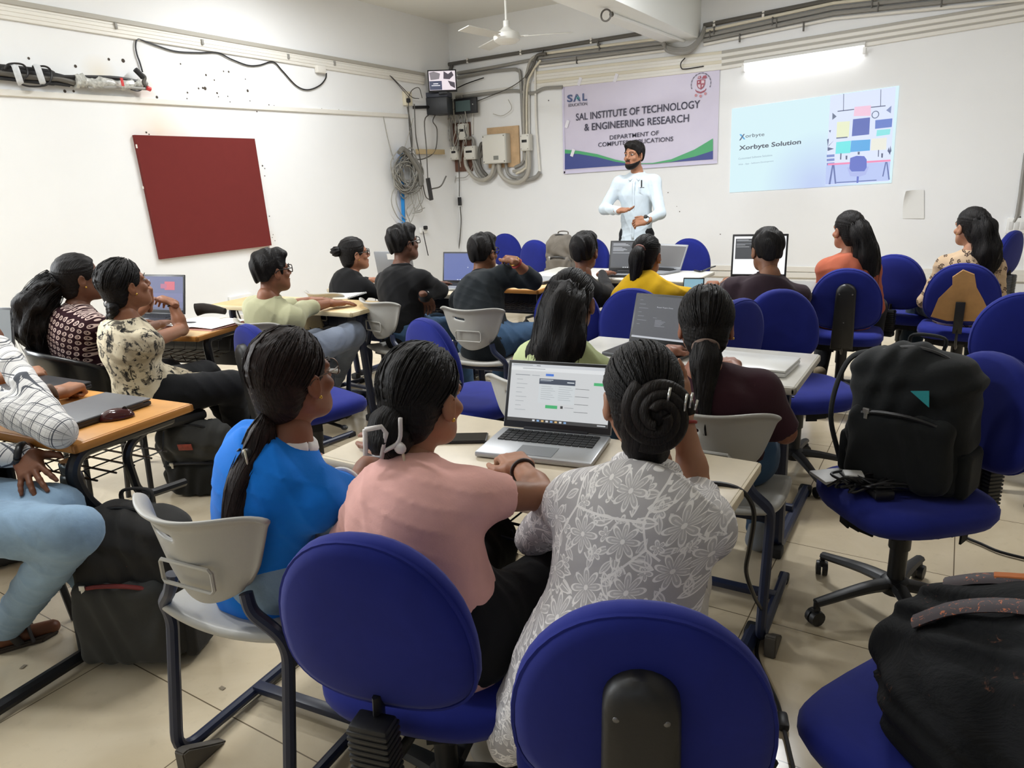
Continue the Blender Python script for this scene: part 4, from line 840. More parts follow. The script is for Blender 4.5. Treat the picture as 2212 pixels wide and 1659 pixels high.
q(0, .94, 1, 1.0, '202226', 2); [q(.26+k*.045, .955, .285+k*.045, .985, ('d0d4d8', '7fa8d8', 'd8b070')[k % 3], 3) for k in range(8)]; q(.90, .96, .98, .98, 'c0c4c8', 3)
t, (q, qt) = laptop('dark laptop with a grey code page beside the woman in maroon', -1.045, 2.905, DZ, -8, .33, .225, 108, ldark, ldark, bk, ('scr_slate', '474a54', .62))
qt('Read Topic Data', .34, .27, .25, .035, 'c8ccd4'); [q(.05, .1+k*.095, .10+.05*(k % 3), .108+k*.095, '888d98', 2) for k in range(7)]; [q(.34, .55+k*.028, .44+.06*((k*3) % 4)/3, .557+k*.028, '9ca0aa', 2) for k in range(6)]; q(.30, .50, .36, .507, '888d98', 2)
q(0, .955, 1, 1, 'b8bcc4', 2); q(.76, .79, .97, .93, 'a9adb6', 2); q(.775, .81, .955, .915, '34363e', 3)
t, (q, qt) = laptop('dark laptop with terminal text before the woman in yellow', -2.13, 5.20, DZ, 6, .36, .24, 104, ldark, ldark, bk, ('scr_term', '363d4a', .55))
for k, wd_ in enumerate((.30, .36, .40, 0, .22, .30, .34, .26, 0, .40)):
    if wd_: q(.04, .05+k*.04, .04+wd_, .065+k*.04, 'd6dae0', 2)
q(0, .95, 1, 1, '22262e', 2); [q(.30+k*.05, .96, .33+k*.05, .99, 'd8dce0', 3) for k in range(6)]
t, (q, qt) = laptop('large black laptop with a bright white screen and dark terminal window', -1.13, 5.02, DZ, 10, .36, .26, 100, ldark, ldark, bk, ('scr_white', 'f2f4f6', .95), hgt=.30)
q(.03, .06, .72, .60, '2a3038', 2); q(.05, .09, .28, .10, 'c8ccd0', 3); q(.05, .115, .34, .125, 'c8ccd0', 3); q(.05, .19, .7, .20, '9aa0a8', 3); q(.05, .22, .22, .23, 'c8ccd0', 3); q(.05, .27, .3, .28, 'c8ccd0', 3)
t, (q, qt) = laptop('laptop with plain blue screen before the black shirted man with glasses', -3.07, 4.27, DZ, 8, .34, .235, 100, silver, ldark, bk, ('scr_blue', '4f62a6', .8))
q(0, .955, 1, 1, '5b6aa8', 2); [q(.35+k*.07, .965, .39+k*.07, .99, 'e6e8f0', 3) for k in range(4)]; q(.62, .5, .64, .53, 'f0f2f8', 3)
t, (q, qt) = laptop('black laptop with red and blue wallpaper beside the braided woman', -4.22, 2.62, DZ, 10, .36, .25, 102, ldark, ldark, bk, ('scr_dusk', '46538c', .75))
q(.55, .15, .80, .40, 'd0405e', 2); q(.45, .22, .60, .36, 'b04a7a', 3); q(0, .5, 1, .75, '545a94', 2); q(0, .93, 1, 1, '34406c', 2); [q(.08+.06*i, .1+k*.12, .11+.06*i, .14+k*.12, 'd8dcee', 3) for k in range(3) for i in range(2)]
t, (q, qt) = laptop('silver laptop cut by the left edge on the orange desk', -4.02, 1.56, DZ, 12, .34, .235, 100, silver, lgrey, bk, ('scr_grey', '8f989c', .55))
q(.1, .2, .6, .5, 'a4acb0', 2)
t, _ = laptop('open pale grey laptop seen from behind its lid in front of hair bun woman', -3.72, 4.30, DZ, -172, .34, .235, 100, lgrey, lgrey, bk, ('scr_grey', '8f989c', .3)); 
part('lid_patch', tf(box(.10, .002, .045, 0, .0078, .19), tr(0, 0, .018, rx=-math.radians(10))), M('patch_white', 'e2e2e0', .5), t)
t, (q, qt) = laptop('grey laptop with tilted dim screen right of the woman in yellow', -1.93, 5.40, DZ, -16, .30, .21, 118, lgrey, lgrey, lgrey, ('scr_dim', '6a6768', .35)); q(0, 0, 1, .04, 'd0d0d0', 2)
t, _ = laptop('closed dark grey laptop on the orange desk', -2.43, 1.25, DZ, -84, .33, .25, body=ldark, lid=M('lid_gunmetal', '6d6e72', .42, metal=.3), opened=False)
t, _ = laptop('closed silver white laptop on the right end of white desk', -.63, 2.87, DZ, -3, .33, .23, body=lwhite, lid=lwhite, opened=False)
t, _ = laptop('closed dark laptop under the fists at the left edge', -3.08, 1.44, DZ, 4, .34, .24, body=ldark, lid=ldark, opened=False)
t, _ = laptop('thin laptop lying closed on the desk of the man with raised hand', -2.62, 4.72, DZ, -10, .32, .22, body=ldark, lid=silver, opened=False)
tb = thing('tablet', 'small tablet with pale blue screen leaning right of the woman in yellow', 'tablet', T(1497, 634, .755), .2); part('casing', mv(box(.13, .01, .10, 0, 0, .05, .005), rx=-.3), bk, tb); part('screen', mv(flat([(-.058, .010), (.058, .010), (.058, .09), (-.058, .09)], -.0062), rx=-.3), emis('scr_tablet', '8fc0d4', .7), tb, False)
# ------------------------------------------------------------------ small things
ms_ = thing('computer_mouse', 'glossy dark red mouse on the front edge of the orange desk', 'mouse', T(252, 905, .752), math.radians(-32))
f_ = Field((-.05, -.08, -.01), (.05, .08, .05), .0035); f_.add(ell((0, 0, .004), (.032, .058, .034))); f_.cut(half((0, 0, .001), (0, 0, -1)))
part('shell', f_.mesh(), M('mouse_red', '3a1216', .12), ms_, True); part('wheel', mv(lathe([(.004, -.003), (.008, -.003), (.008, .003), (.004, .003)], 12), 0, .03, .033, ry=PI/2), bk, ms_); part('button_gap', box(.0015, .045, .002, 0, .03, .0335), bk, ms_)
ph = thing('phone', 'black smartphone lying on the foreground desk', 'phone', T(1000, 950, .752), math.radians(-62)); part('casing', box(.072, .148, .008, 0, 0, .005, .004), bk, ph); part('screen', box(.066, .14, .001, 0, 0, .0092), M('phone_glass', '0d0d10', .1), ph)
nb = thing('notebook', 'open white notebook with a pen on the brown edged desk', 'notebook', T(440, 702, .752), math.radians(8)); V = []; Fc = []
for i in range(17):
    for j in range(9):
        u = i/16*2-1; V.append((u*.20, (j/8-.5)*.27, .014-.012*abs(u)**1.5*.6+.012*math.sin(min(1, abs(u)*3)*PI/2)-.006))
for i in range(16):
    for j in range(8): k = i*9+j; Fc.append((k, k+9, k+10, k+1))
part('pages', (V, Fc), M('page_white', 'f0efec', .7), nb, True); part('cover', box(.41, .28, .004, 0, 0, .003), M('cover_pink', 'cc9a92', .6), nb)
pn = thing('pen', 'dark pen lying across the open notebook', 'pen', T(425, 696, .776), math.radians(-68)); part('barrel', mv(lathe([(.001, 0), (.004, .012), (.0045, .02), (.0045, .13), (.003, .14)], 10), rx=PI/2), M('pen_dark', '33343a', .3), pn)
po = thing('pouch', 'dark rolled pouch on the desk behind the open notebook', 'pouch', T(452, 680, .75), .5); part('cloth_roll', mv(tube([(-.08, 0, .035), (-.03, .01, .04), (.04, 0, .035), (.11, -.01, .02)], lambda t: .04-.02*t, 12, 6, prof=lambda a, t: 1+.06*math.sin(12*a)), 0, 0, 0), cloth('pouch_black', '2b2624', .5, 60), po)
nb2 = thing('notepad', 'thin white spiral notepad under the arm of the pale green shirt man', 'notebook', T(745, 640, .752), math.radians(12)); part('pages', box(.2, .27, .012, 0, 0, .007, .003), M('page_white', 'f0efec', .7), nb2); part('spiral', merge(*[mv(tube([(.1+.006*math.cos(t), 0, .008+.008*math.sin(t)) for t in np.linspace(0, 6.28, 9)], .0012, 5, 1), 0, -.12+k*.02, 0) for k in range(13)]), bk, nb2)
bt = thing('steel_bottle', 'steel water bottle standing in the basket of the orange desk', 'bottle', (-2.44, 1.09, .40), 0); part('body', lathe([(.034, 0), (.036, .005), (.036, .19), (.033, .205), (.03, .21)], 20), M('steel', 'a9a7a0', .28, metal=.9), bt); part('cap', lathe([(.028, .212), (.03, .215), (.03, .25), (.027, .255)], 20), M('steel_cap', 'c9c8c2', .2, metal=.9), bt)
wb = thing('canvas_bag', 'folded cream canvas bag in the basket beside the pale green shirt man', 'bag', T(665, 722, .52), math.radians(-20)); f_ = Field((-.2, -.15, -.05), (.2, .15, .3), .008); f_.add(rbox((0, 0, .11), (.14, .07, .10), .03)); f_.disp(lambda X, Y, Z: .006*np.sin(40*X+20*Z)+.005*np.sin(55*Z+10*X)); part('sack', f_.mesh(), cloth('canvas', 'd5c7a6', .4, 120), wb, True); part('fold_seam', tube([(-.14, -.072, .12), (0, -.08, .13), (.14, -.072, .11)], .004, 5, 4), M('seam_tan', 'a8946c', .8), wb)
# ------------------------------------------------------------------ backpacks
def backpack(label, loc, rz, w, d, h, mats, ry=0, rx=0, front=True, hgt_taper=.8, patch=None, zipm=None, straps=True, seed=1, h_=.009, name='backpack'):
    t = thing(name, label, 'bag', loc, rz, None, rx, ry); r = random.Random(seed)
    f = Field((-w*.75, -d*1.3, -.05), (w*.75, d*1.1, h*1.15), h_)
    f.add(rbox((0, 0, h*.46), (w/2, d*.42, h*.46), min(.07, d*.4)), ell((0, 0, h*.72), (w*.46, d*.42, h*.27)), k=.06)
    f.cut(half((0, 0, 0.0), (0, 0, -1)))
    ph = [r.uniform(0, 6) for _ in range(6)]
    f.disp(lambda X, Y, Z: .005*np.sin(26*Z+9*np.sin(11*X+ph[0])+ph[1])+.004*np.sin(31*X+7*np.sin(13*Z+ph[2])))
    part('main_body', f.mesh(), mats[0], t, True)
    if front:
        f = Field((-w*.6, -d*1.2, -.05), (w*.6, 0, h), h_); f.add(rbox((0, -d*.36, h*.30), (w*.43, d*.20, h*.27), .04)); f.disp(lambda X, Y, Z: .004*np.sin(35*Z+8*np.sin(14*X+ph[3]))); part('front_pocket', f.mesh(), mats[1], t, True)
        part('pocket_zip', tube([(-w*.40, -d*.45, h*.50), (-w*.2, -d*.53, h*.555), (0, -d*.555, h*.57), (w*.2, -d*.53, h*.555), (w*.40, -d*.45, h*.50)], .007, 6, 6), zipm or bk, t)
        part('zip_pull', merge(box(.012, .006, .03, -w*.26, -d*.54, h*.53, .002), box(.02, .008, .018, -w*.26, -d*.54, h*.555, .002)), M('zip_steel', 'b8b8b4', .3, metal=.8), t)
    part('main_zip', tube([(-w*.47, -d*.1, h*.35), (-w*.46, -d*.12, h*.65), (-w*.33, -d*.14, h*.90), (0, -d*.15, h*.985), (w*.33, -d*.14, h*.90), (w*.46, -d*.12, h*.65), (w*.47, -d*.1, h*.35)], .006, 6, 8), bk, t)
    part('top_handle', tube([(-.05, d*.25, h*.93), (-.045, d*.28, h*1.02), (.045, d*.28, h*1.02), (.05, d*.25, h*.93)], .011, 8, 6, sq=.5), mats[0], t)
    for s in (-1, 1):
        f = Field((-.06, -.12, -.05), (.06, .12, h*.5), h_); f.add(rbox((0, 0, h*.18), (.022, d*.30, h*.16), .02)); part('side_pocket', mv(f.mesh(), s*w*.49, 0, 0), mats[0], t, True)
        if straps: part('shoulder_strap', tube([(s*w*.18, d*.34, h*.88), (s*w*.22, d*.55, h*.75), (s*w*.27, d*.58, h*.45), (s*w*.36, d*.42, h*.10)], .028, 8, 6, sq=.3, up=(0, 1, 0)), mats[0], t)
    if patch: p = patch; part('logo_patch', box(p[2], .004, p[3], p[0], p[1], p[4], .001), M('patch_red', '8e3a2c', .6, var=.3, vs=60), t)
    return t
bb1 = cloth('bag_charcoal', '2d2c2b', .5, 160, .1); bb2 = cloth('bag_slate', '3a3a38', .5, 160, .1); bb3 = cloth('bag_black', '1d1f20', .5, 160, .08); bb4 = cloth('bag_teal', '1f3f4a', .5, 120, .15); bb5 = cloth('bag_grey', '6d675f', .5, 120, .15)
B1 = backpack('large charcoal backpack with dark red zip standing beside the grey chair in front', (-2.20, 1.10, 0), math.radians(28), .38, .24, .54, (bb1, bb2), rx=-.06, patch=(.05, -.104, .06, .03, .375), zipm=M('zip_red', '6e1f1c', .6), seed=2)
B2 = backpack('grey and black backpack with orange patch under the braided woman', (-3.20, 2.08, .01), math.radians(30), .36, .2, .42, (bb2, bb3), rx=.28, patch=(0, -.10, .07, .035, .33), seed=3)
B3 = backpack('dark teal school bag behind the blue shirt woman under the spine chair', (-3.16, 2.44, 0), math.radians(10), .32, .2, .42, (bb4, bb4), patch=(.08, -.12, .03, .05, .2), seed=4)
B4 = backpack('big black backpack with teal tag sitting on the blue chair at right', (-.06, 2.51, .475), math.radians(-16), .36, .24, .47, (bb3, bb3), rx=.0, front=True, seed=5)
part('teal_tag', mv(prism([(-.02, .02), (.03, .03), (.035, -.02)], .004), .05, -.13, .33), M('tag_teal', '2f9aa0', .5), B4)
part('loop_strap', tube([(-.12, .06, .42), (-.22, .02, .38), (-.25, -.02, .2), (-.2, -.03, .03)], .024, 8, 8, sq=.35), bb3, B4)
B6 = backpack('grey brown backpack standing behind the dark haired person near the front', (-3.26, 6.20, .475), math.radians(4), .30, .2, .50, (bb5, bb5), seed=6)
# soft black bag with patterned trim at lower right
bgm = NT('black_patterned_cloth'); v_ = bgm.coords(); fz = bgm.noise(v_, 7, 5, .6, 1.5); fz2 = bgm.noise(v_, 55, 3, .6, 2)
bgm.col(bgm.mix(bgm.math('MULTIPLY', bgm.ramp(fz2, .62, .72), bgm.ramp(fz, .56, .62)), lin('17181a'), lin('6a4636'))); bgm.rough(.85, .2); bgm.bump(fz, .4, .03)
lbg = thing('cloth_bag', 'bulky black bag with patterned trim and orange piping on the bottom right chair', 'bag', (.27, 1.28, .475), math.radians(-25))
f_ = Field((-.4, -.35, -.03), (.42, .35, .45), .009); f_.add(ell((0, 0, .13), (.31, .21, .19)), ell((.10, .02, .17), (.23, .19, .19)), ell((-.14, -.03, .10), (.16, .16, .14)), k=.08); f_.cut(half((0, 0, 0), (0, 0, -1)))
f_.disp(lambda X, Y, Z: .010*np.sin(17*Y+6*np.sin(9*X)+8*Z)+.006*np.sin(33*X+9*np.sin(15*Z+8*Y)))
part('sack', f_.mesh(), bgm.m, lbg, True)
def on_bag(x, y): return (x, y, .13+.19*math.sqrt(max(.05, 1-(x/.32)**2-(y/.215)**2))+.012)
trim = NT('trim_pattern'); v_ = trim.coords(); fz = trim.noise(v_, 60, 3, .7, 2); trim.col(trim.mix(trim.ramp(fz, .60, .63), lin('3c3438'), lin('b06440'))); trim.rough(.7)
part('patterned_trim', tube([on_bag(-.24+.46*t, -.10+.06*math.sin(3*t)) for t in np.linspace(0, 1, 12)], .022, 8, 2, sq=.35), trim.m, lbg); part('patterned_trim', tube([on_bag(-.25+.3*t, .02+.1*t) for t in np.linspace(0, 1, 8)], .02, 8, 2, sq=.35), trim.m, lbg)
part('orange_piping', tube([on_bag(-.18+.3*t, .045+.09*t) for t in np.linspace(0, 1, 8)], .012, 8, 2), M('piping_orange', 'b8672c', .6), lbg)
# charger pile on the chair seat
ch = thing('charger_cables', 'tangle of black charger cables on the blue chair seat', 'cables', (-.17, 2.38, .475)); rc = random.Random(9)
for k in range(9):
    pts = []; a0 = rc.uniform(0, 6)
    for i in range(10): t_ = a0+i*.75; pts.append((.10*math.cos(t_)*(.5+rc.random()*.6)+.04*(k % 3), .07*math.sin(t_*1.3)*(.5+rc.random()*.6), .012+.05*rc.random()))
    part('cable', tube(pts, .0045, 6, 5), bk, ch)
part('charger_brick', mv(box(.06, .12, .03, .03, -.03, .02, .006), rz=.5), bk, ch)
wbx = thing('white_box', 'flat white packet under the charger cables', 'packet', (-.25, 2.45, .477), .7); part('packet', box(.16, .10, .012, 0, 0, .008, .003), M('packet_white', 'c9c9c8', .5), wbx)
wad = thing('white_adaptor', 'small white adaptor among the black charger cables', 'adaptor', (-.20, 2.36, .53), .3); part('brick', box(.06, .05, .02, 0, 0, .0, .005), M('packet_white', 'c9c9c8', .5), wad)
# power lead running from the foreground desk to the floor
def zc(pts, label, r=.006, cat='cable'):
    c = Vector(pts[0]); o = part('power_cable', tube([Vector(p)-c for p in pts], r, 7, 6), bk); o.location = c; return tag(o, label, cat)
zc([T(1500, 1045, .757), T(1555, 1045, .757), PY(1598, 1058, 1.62), PY(1622, 1085, 1.64), PY(1629, 1120, 1.66), PY(1620, 1180, 1.70), PY(1612, 1235, 1.76), PY(1630, 1290, 1.86), T(1652, 1335, .012), T(1638, 1380, .01), T(1636, 1420, .01), T(1660, 1475, .01), T(1680, 1520, .01), T(1690, 1560, .01), T(1702, 1610, .01), T(1716, 1670, .01)], 'long black power lead running from the foreground desk over the floor')
part('cable_plug', mv(box(.03, .06, .025, bev=.008), *T(1691, 1558, .014), rz=.3), bk, None).name = 'cable_connector'
tag(bpy.data.objects['cable_connector'], 'black connector block on the floor power lead', 'connector')
zc([T(2060, 1140, .01), T(2085, 1160, .01), T(2120, 1175, .01), T(2160, 1192, .01), T(2230, 1210, .01)], 'black cable on floor between the chairs at right edge')
zc([T(1810, 862, .01), T(1850, 860, .01), T(1900, 862, .01), T(1960, 850, .01)], 'black cable on the floor beyond the white desk', .005)
zc([T(1545, 575, .76), T(1530, 580, .76), T(1515, 586, .76), T(1500, 584, .757)], 'black charger lead on the white desk behind the yellow shirt woman', .006)
# paper scraps on the floor
for i, (x, y) in enumerate(((480, 1486), (79, 1485), (50, 1440))):
    o = part('floor_scrap', box(.02, .012, .001), M('scrap_grey', '8a7f6c', .8)); o.location = T(x, y, .002); o.rotation_euler.z = i; tag(o, ('dark speck of litter on the floor left of the grey chair frame', 'tiny dark speck on the floor near the lower left desk rail', 'dry leaf scrap on the floor beside the sandal')[i], 'litter')
# ------------------------------------------------------------------ people
def skin_mat(name, c):
    if name in MAT: return MAT[name]
    n = NT(name); v = n.coords(); f = n.noise(v, 14, 4, .6); b = lin(c)
    n.col(n.mix(n.ramp(f, .3, .7), tuple(x*.92 for x in b[:3])+(1,), tuple(min(1, x*1.07) for x in b[:3])+(1,))); n.rough(.5, .35)
    n.b.inputs['Subsurface Weight'].default_value = .05; n.b.inputs['Subsurface Radius'].default_value = (.012, .004, .002); MAT[name] = n.m; return n.m
def hair_mat(name, c, sheen=.35):
    if name in MAT: return MAT[name]
    n = NT(name); tc = n.new('ShaderNodeTexCoord'); mp = n.new('ShaderNodeMapping'); n.link(tc.outputs['Object'], mp.inputs[0]); mp.inputs['Scale'].default_value = (1, .10, .16)
    f = n.noise(mp.outputs[0], 240, 3, .6, .3); b = lin(c)
    n.col(n.mix(n.ramp(f, .35, .7), tuple(x*.6 for x in b[:3])+(1,), tuple(min(1, x*1.5) for x in b[:3])+(1,))); n.rough(.55, .22); n.bump(f, .8, .006); MAT[name] = n.m; return n.m
HAIR = hair_mat('hair_black', '120f0f'); HAIRB = hair_mat('hair_brown', '1f1310'); eye_w = M('eye_white', 'a89f98', .5); eye_d = M('eye_dark', '1d130e', .2)
# head in its own space: x right, y forward, z up, origin between the ears
def head_shape(sex, beard=False):
    f = Field((-.1, -.13, -.20), (.1, .14, .13), .0045); m = 1 if sex == 'm' else 0
    f.add(ell((0, -.012, .032), (.073, .094, .083)), k=.02)
    f.add(ell((0, .028, -.035), (.057+.004*m, .060, .078)), ell((0, .05, -.075), (.036+.006*m, .036, .036)), cone((-.045, .0, -.05), (-.02, .06, -.092), .022, .018), cone((.045, .0, -.05), (.02, .06, -.092), .022, .018), k=.03)
    f.add(ell((0, .074, -.098), (.018, .016, .015)), k=.02)
    f.cut(ell((-.033, .098, .004), (.021, .016, .012)), ell((.033, .098, .004), (.021, .016, .012)), k=.016)
    f.add(cone((-.014, .083, .02), (-.05, .068, .017), .008), cone((.014, .083, .02), (.05, .068, .017), .008), ell((-.042, .064, -.03), (.022, .018, .018)), ell((.042, .064, -.03), (.022, .018, .018)), k=.016)
    f.add(cone((0, .086, .012), (0, .106, -.026), .008, .0115), k=.012); f.add(ell((-.012, .094, -.033), (.009, .010, .007)), ell((.012, .094, -.033), (.009, .010, .007)), k=.008)
    f.add(ell((0, .088, -.058), (.024, .012, .0065)), ell((0, .086, -.069), (.021, .012, .007)), k=.006); f.cut(cone((-.02, .098, -.0635), (.02, .098, -.0635), .0022), k=.003)
    for s in (-1, 1):
        f.add(ell((s*.079, -.004, -.012), (.007, .019, .031), tr(rz=s*-.35)), k=.006); f.cut(ell((s*.088, .002, -.008), (.006, .010, .016), tr(rz=s*-.35)), k=.006); f.add(ell((s*.077, .004, -.038), (.006, .008, .010)), k=.006)
    r = .048 if m else .042
    f.add(cone((0, -.022, -.07), (0, -.045, -.20), r, r+.005), k=.03)
    return f.mesh()
HEADS = {'m': head_shape('m'), 'f': head_shape('f')}
def hair_cap(style):
    f = Field((-.12, -.15, -.16), (.12, .13, .15), .005)
    b = .008 if style == 'short' else .007
    f.add(ell((0, -.014, .034), (.075+b, .096+b, .086+b)), ell((0, -.055, -.035), (.066, .05, .07)) if style != 'short' else ell((0, -.052, -.025), (.060, .046, .062)), k=.03)
    if style == 'short':
        f.add(ell((.01, .045, .088), (.06, .05, .030)), k=.03)
        f.cut(ell((0, .115, -.035), (.092, .083, .105)), k=.006); f.cut(half((0, -.05, -.040), (0, .42, -1)), k=.02)
        for s in (-1, 1): f.cut(ell((s*.085, .012, -.04), (.03, .034, .052)), k=.006); f.add(cone((s*.074, .028, .02), (s*.074, .026, -.015), .008, .005), k=.006)
        f.disp(lambda X, Y, Z: .0035*np.sin(95*X+40*Z+3*np.sin(60*Y))+.003*np.sin(80*Y+50*X))
    else:
        f.cut(ell((0, .108, -.045), (.088, .084, .125)), k=.008)
        for s in (-1, 1): f.cut(ell((s*.088, .008, -.030), (.028, .026, .040)), k=.006)
        f.cut(half((0, -.05, -.09 if style == 'pulled' else -.16), (0, .2, -1)), k=.01)
        f.disp(lambda X, Y, Z: .0014*np.sin(130*X+30*np.sin(20*Z)))
    return f.mesh()
CAPS = {k: hair_cap(k) for k in ('short', 'pulled', 'long')}
def hand_shape(pose):                                   # wrist at origin, fingers +y, back of the hand +z, thumb at -x (right hand seen from above)
    f = Field((-.09, -.05, -.09), (.07, .21, .05), .0032)
    f.add(cone((0, -.03, 0), (0, .01, 0), .026, .027, (0, 0, 1), .72), k=.01); f.add(rbox((0, .05, 0), (.040, .045, .015), .014), k=.03)
    cr = {'flat': (.10, .18, .12), 'curl': (.55, .75, .45), 'fist': (1.35, 1.6, 1.0), 'spread': (.12, .22, .15), 'point': (.3, .5, .3)}[pose]
    for i, (x, y, l, sp) in enumerate(((-.030, .088, .072, .10), (-.010, .094, .080, .03), (.011, .091, .074, -.04), (.030, .082, .058, -.12))):
        sp = sp*(3.0 if pose == 'spread' else 1); a = -.05; p = np.array([x, y, .002]); k = 1+.12*((i*7) % 3-1)
        d = lambda a: np.array([-math.sin(sp)*math.cos(a), math.cos(sp)*math.cos(a), math.sin(a)])
        for j, (q, c) in enumerate(zip((.45, .30, .25), cr)):
            a -= c*k; e = p+d(a)*l*q; r0 = .0095-.001*j-(.001 if i == 3 else 0); f.add(cone(p, e, r0, r0-.001), k=.005); p = e
    t = np.array([[-.030, .018, -.004], [-.052, .048, -.014], [-.060, .078, -.018], [-.062, .100, -.018]])
    if pose == 'fist': t = np.array([[-.030, .018, -.006], [-.048, .050, -.022], [-.030, .078, -.036], [-.008, .086, -.04]])
    if pose == 'spread': t = np.array([[-.030, .018, -.004], [-.060, .040, -.010], [-.080, .062, -.012], [-.094, .082, -.012]])
    for j in range(3): f.add(cone(t[j], t[j+1], .0135-.002*j, .0115-.002*j), k=.012 if j == 0 else .005)
    return f.mesh()
HANDS = {k: hand_shape(k) for k in ('flat', 'curl', 'fist', 'spread', 'point')}
def shoe_shape():
    f = Field((-.07, -.12, -.02), (.07, .22, .16), .006)
    f.add(cone((0, -.045, .035), (0, .13, .032), .042, .044, (0, 0, 1), .75), cone((0, -.03, .05), (0, -.03, .10), .042, .040), cone((0, .0, .06), (0, .10, .035), .038, .03), k=.03); f.cut(half((0, 0, 0.004), (0, 0, -1)), k=.004); return f.mesh()
SHOE = shoe_shape()
def ik(S_, W_, l1, l2, pole):
    S_, W_ = np.array(S_, float), np.array(W_, float); d = W_-S_; D = np.linalg.norm(d)
    if D > (l1+l2)*.985: s = D/((l1+l2)*.985); l1 *= s; l2 *= s
    u = d/D; a = (l1*l1-l2*l2+D*D)/(2*D); h = math.sqrt(max(0, l1*l1-a*a)); p = np.array(pole, float); p = p-u*np.dot(p, u); p /= np.linalg.norm(p)+1e-9
    return S_+u*a+p*h
def frame(y, z):
    y = np.array(y, float)/np.linalg.norm(y); z = np.array(z, float); z = z-y*np.dot(z, y); z /= np.linalg.norm(z)+1e-9; x = np.cross(y, z); return np.stack([x, y, z], 1)
def to4(R, p): m = np.eye(4); m[:3, :3] = R; m[:3, 3] = p; return m
def tail(path, rad, lob=7, tw=2.0, seg=26, seed=0, amp=.09, n=8):
    r = random.Random(seed); ph = [r.uniform(0, 6.28) for _ in range(5)]
    return tube(path, rad, seg, n, prof=lambda a, t: 1+amp*math.sin(lob*2*PI*a+tw*6*t+ph[0])+amp*.6*math.sin((lob*2+1)*2*PI*a-tw*5*t+ph[1])+amp*.5*math.sin(23*t+2*PI*a+ph[2]))
def strands(path, rad, n, seed, thick=.0016, spread=1.05):
    r = random.Random(seed); P = smooth_path(path, 4); N = len(P); out = []
    for k in range(n):
        a = r.uniform(0, 6.28); q = r.uniform(.8, spread); ph = r.uniform(0, 6); e = r.uniform(.75, 1.0); pts = []
        for i in range(0, max(3, int(N*e)), 2):
            t = i/(N-1); d = P[min(i+1, N-1)]-P[max(i-1, 0)]; d = d/(np.linalg.norm(d)+1e-9); u = np.cross(d, (0.3, .9, .2)); u /= np.linalg.norm(u)+1e-9; w = np.cross(d, u)
            b = a+.6*t+.25*math.sin(5*t+ph); pts.append(P[min(i, N-1)]+(u*math.cos(b)+w*math.sin(b))*rad(t)*q)
        out.append(tube(pts, lambda t: thick*(1-.6*t), 4, 2))
    return merge(*out)
def glasses(round_=True, wire=False):
    r = .0016 if wire else .0028; P = []
    for s in (-1, 1):
        rim = [(s*.033+.024*math.copysign(abs(math.cos(t))**.8, math.cos(t)), .104-.006*abs(math.cos(t)), .002+.020*math.copysign(abs(math.sin(t))**.8, math.sin(t))) for t in np.linspace(0, 2*PI, 17)[:-1]]
        P.append(tube(rim, r, 6, 2, closed=False) if False else tube(rim+[rim[0]], r, 6, 2)); P.append(tube([(s*.057, .098, .006), (s*.078, .06, .008), (s*.083, .0, .006), (s*.081, -.018, -.006)], r, 6, 4))
    P.append(tube([(-.010, .106, .006), (0, .109, .009), (.010, .106, .006)], r, 6, 3)); return merge(*P)
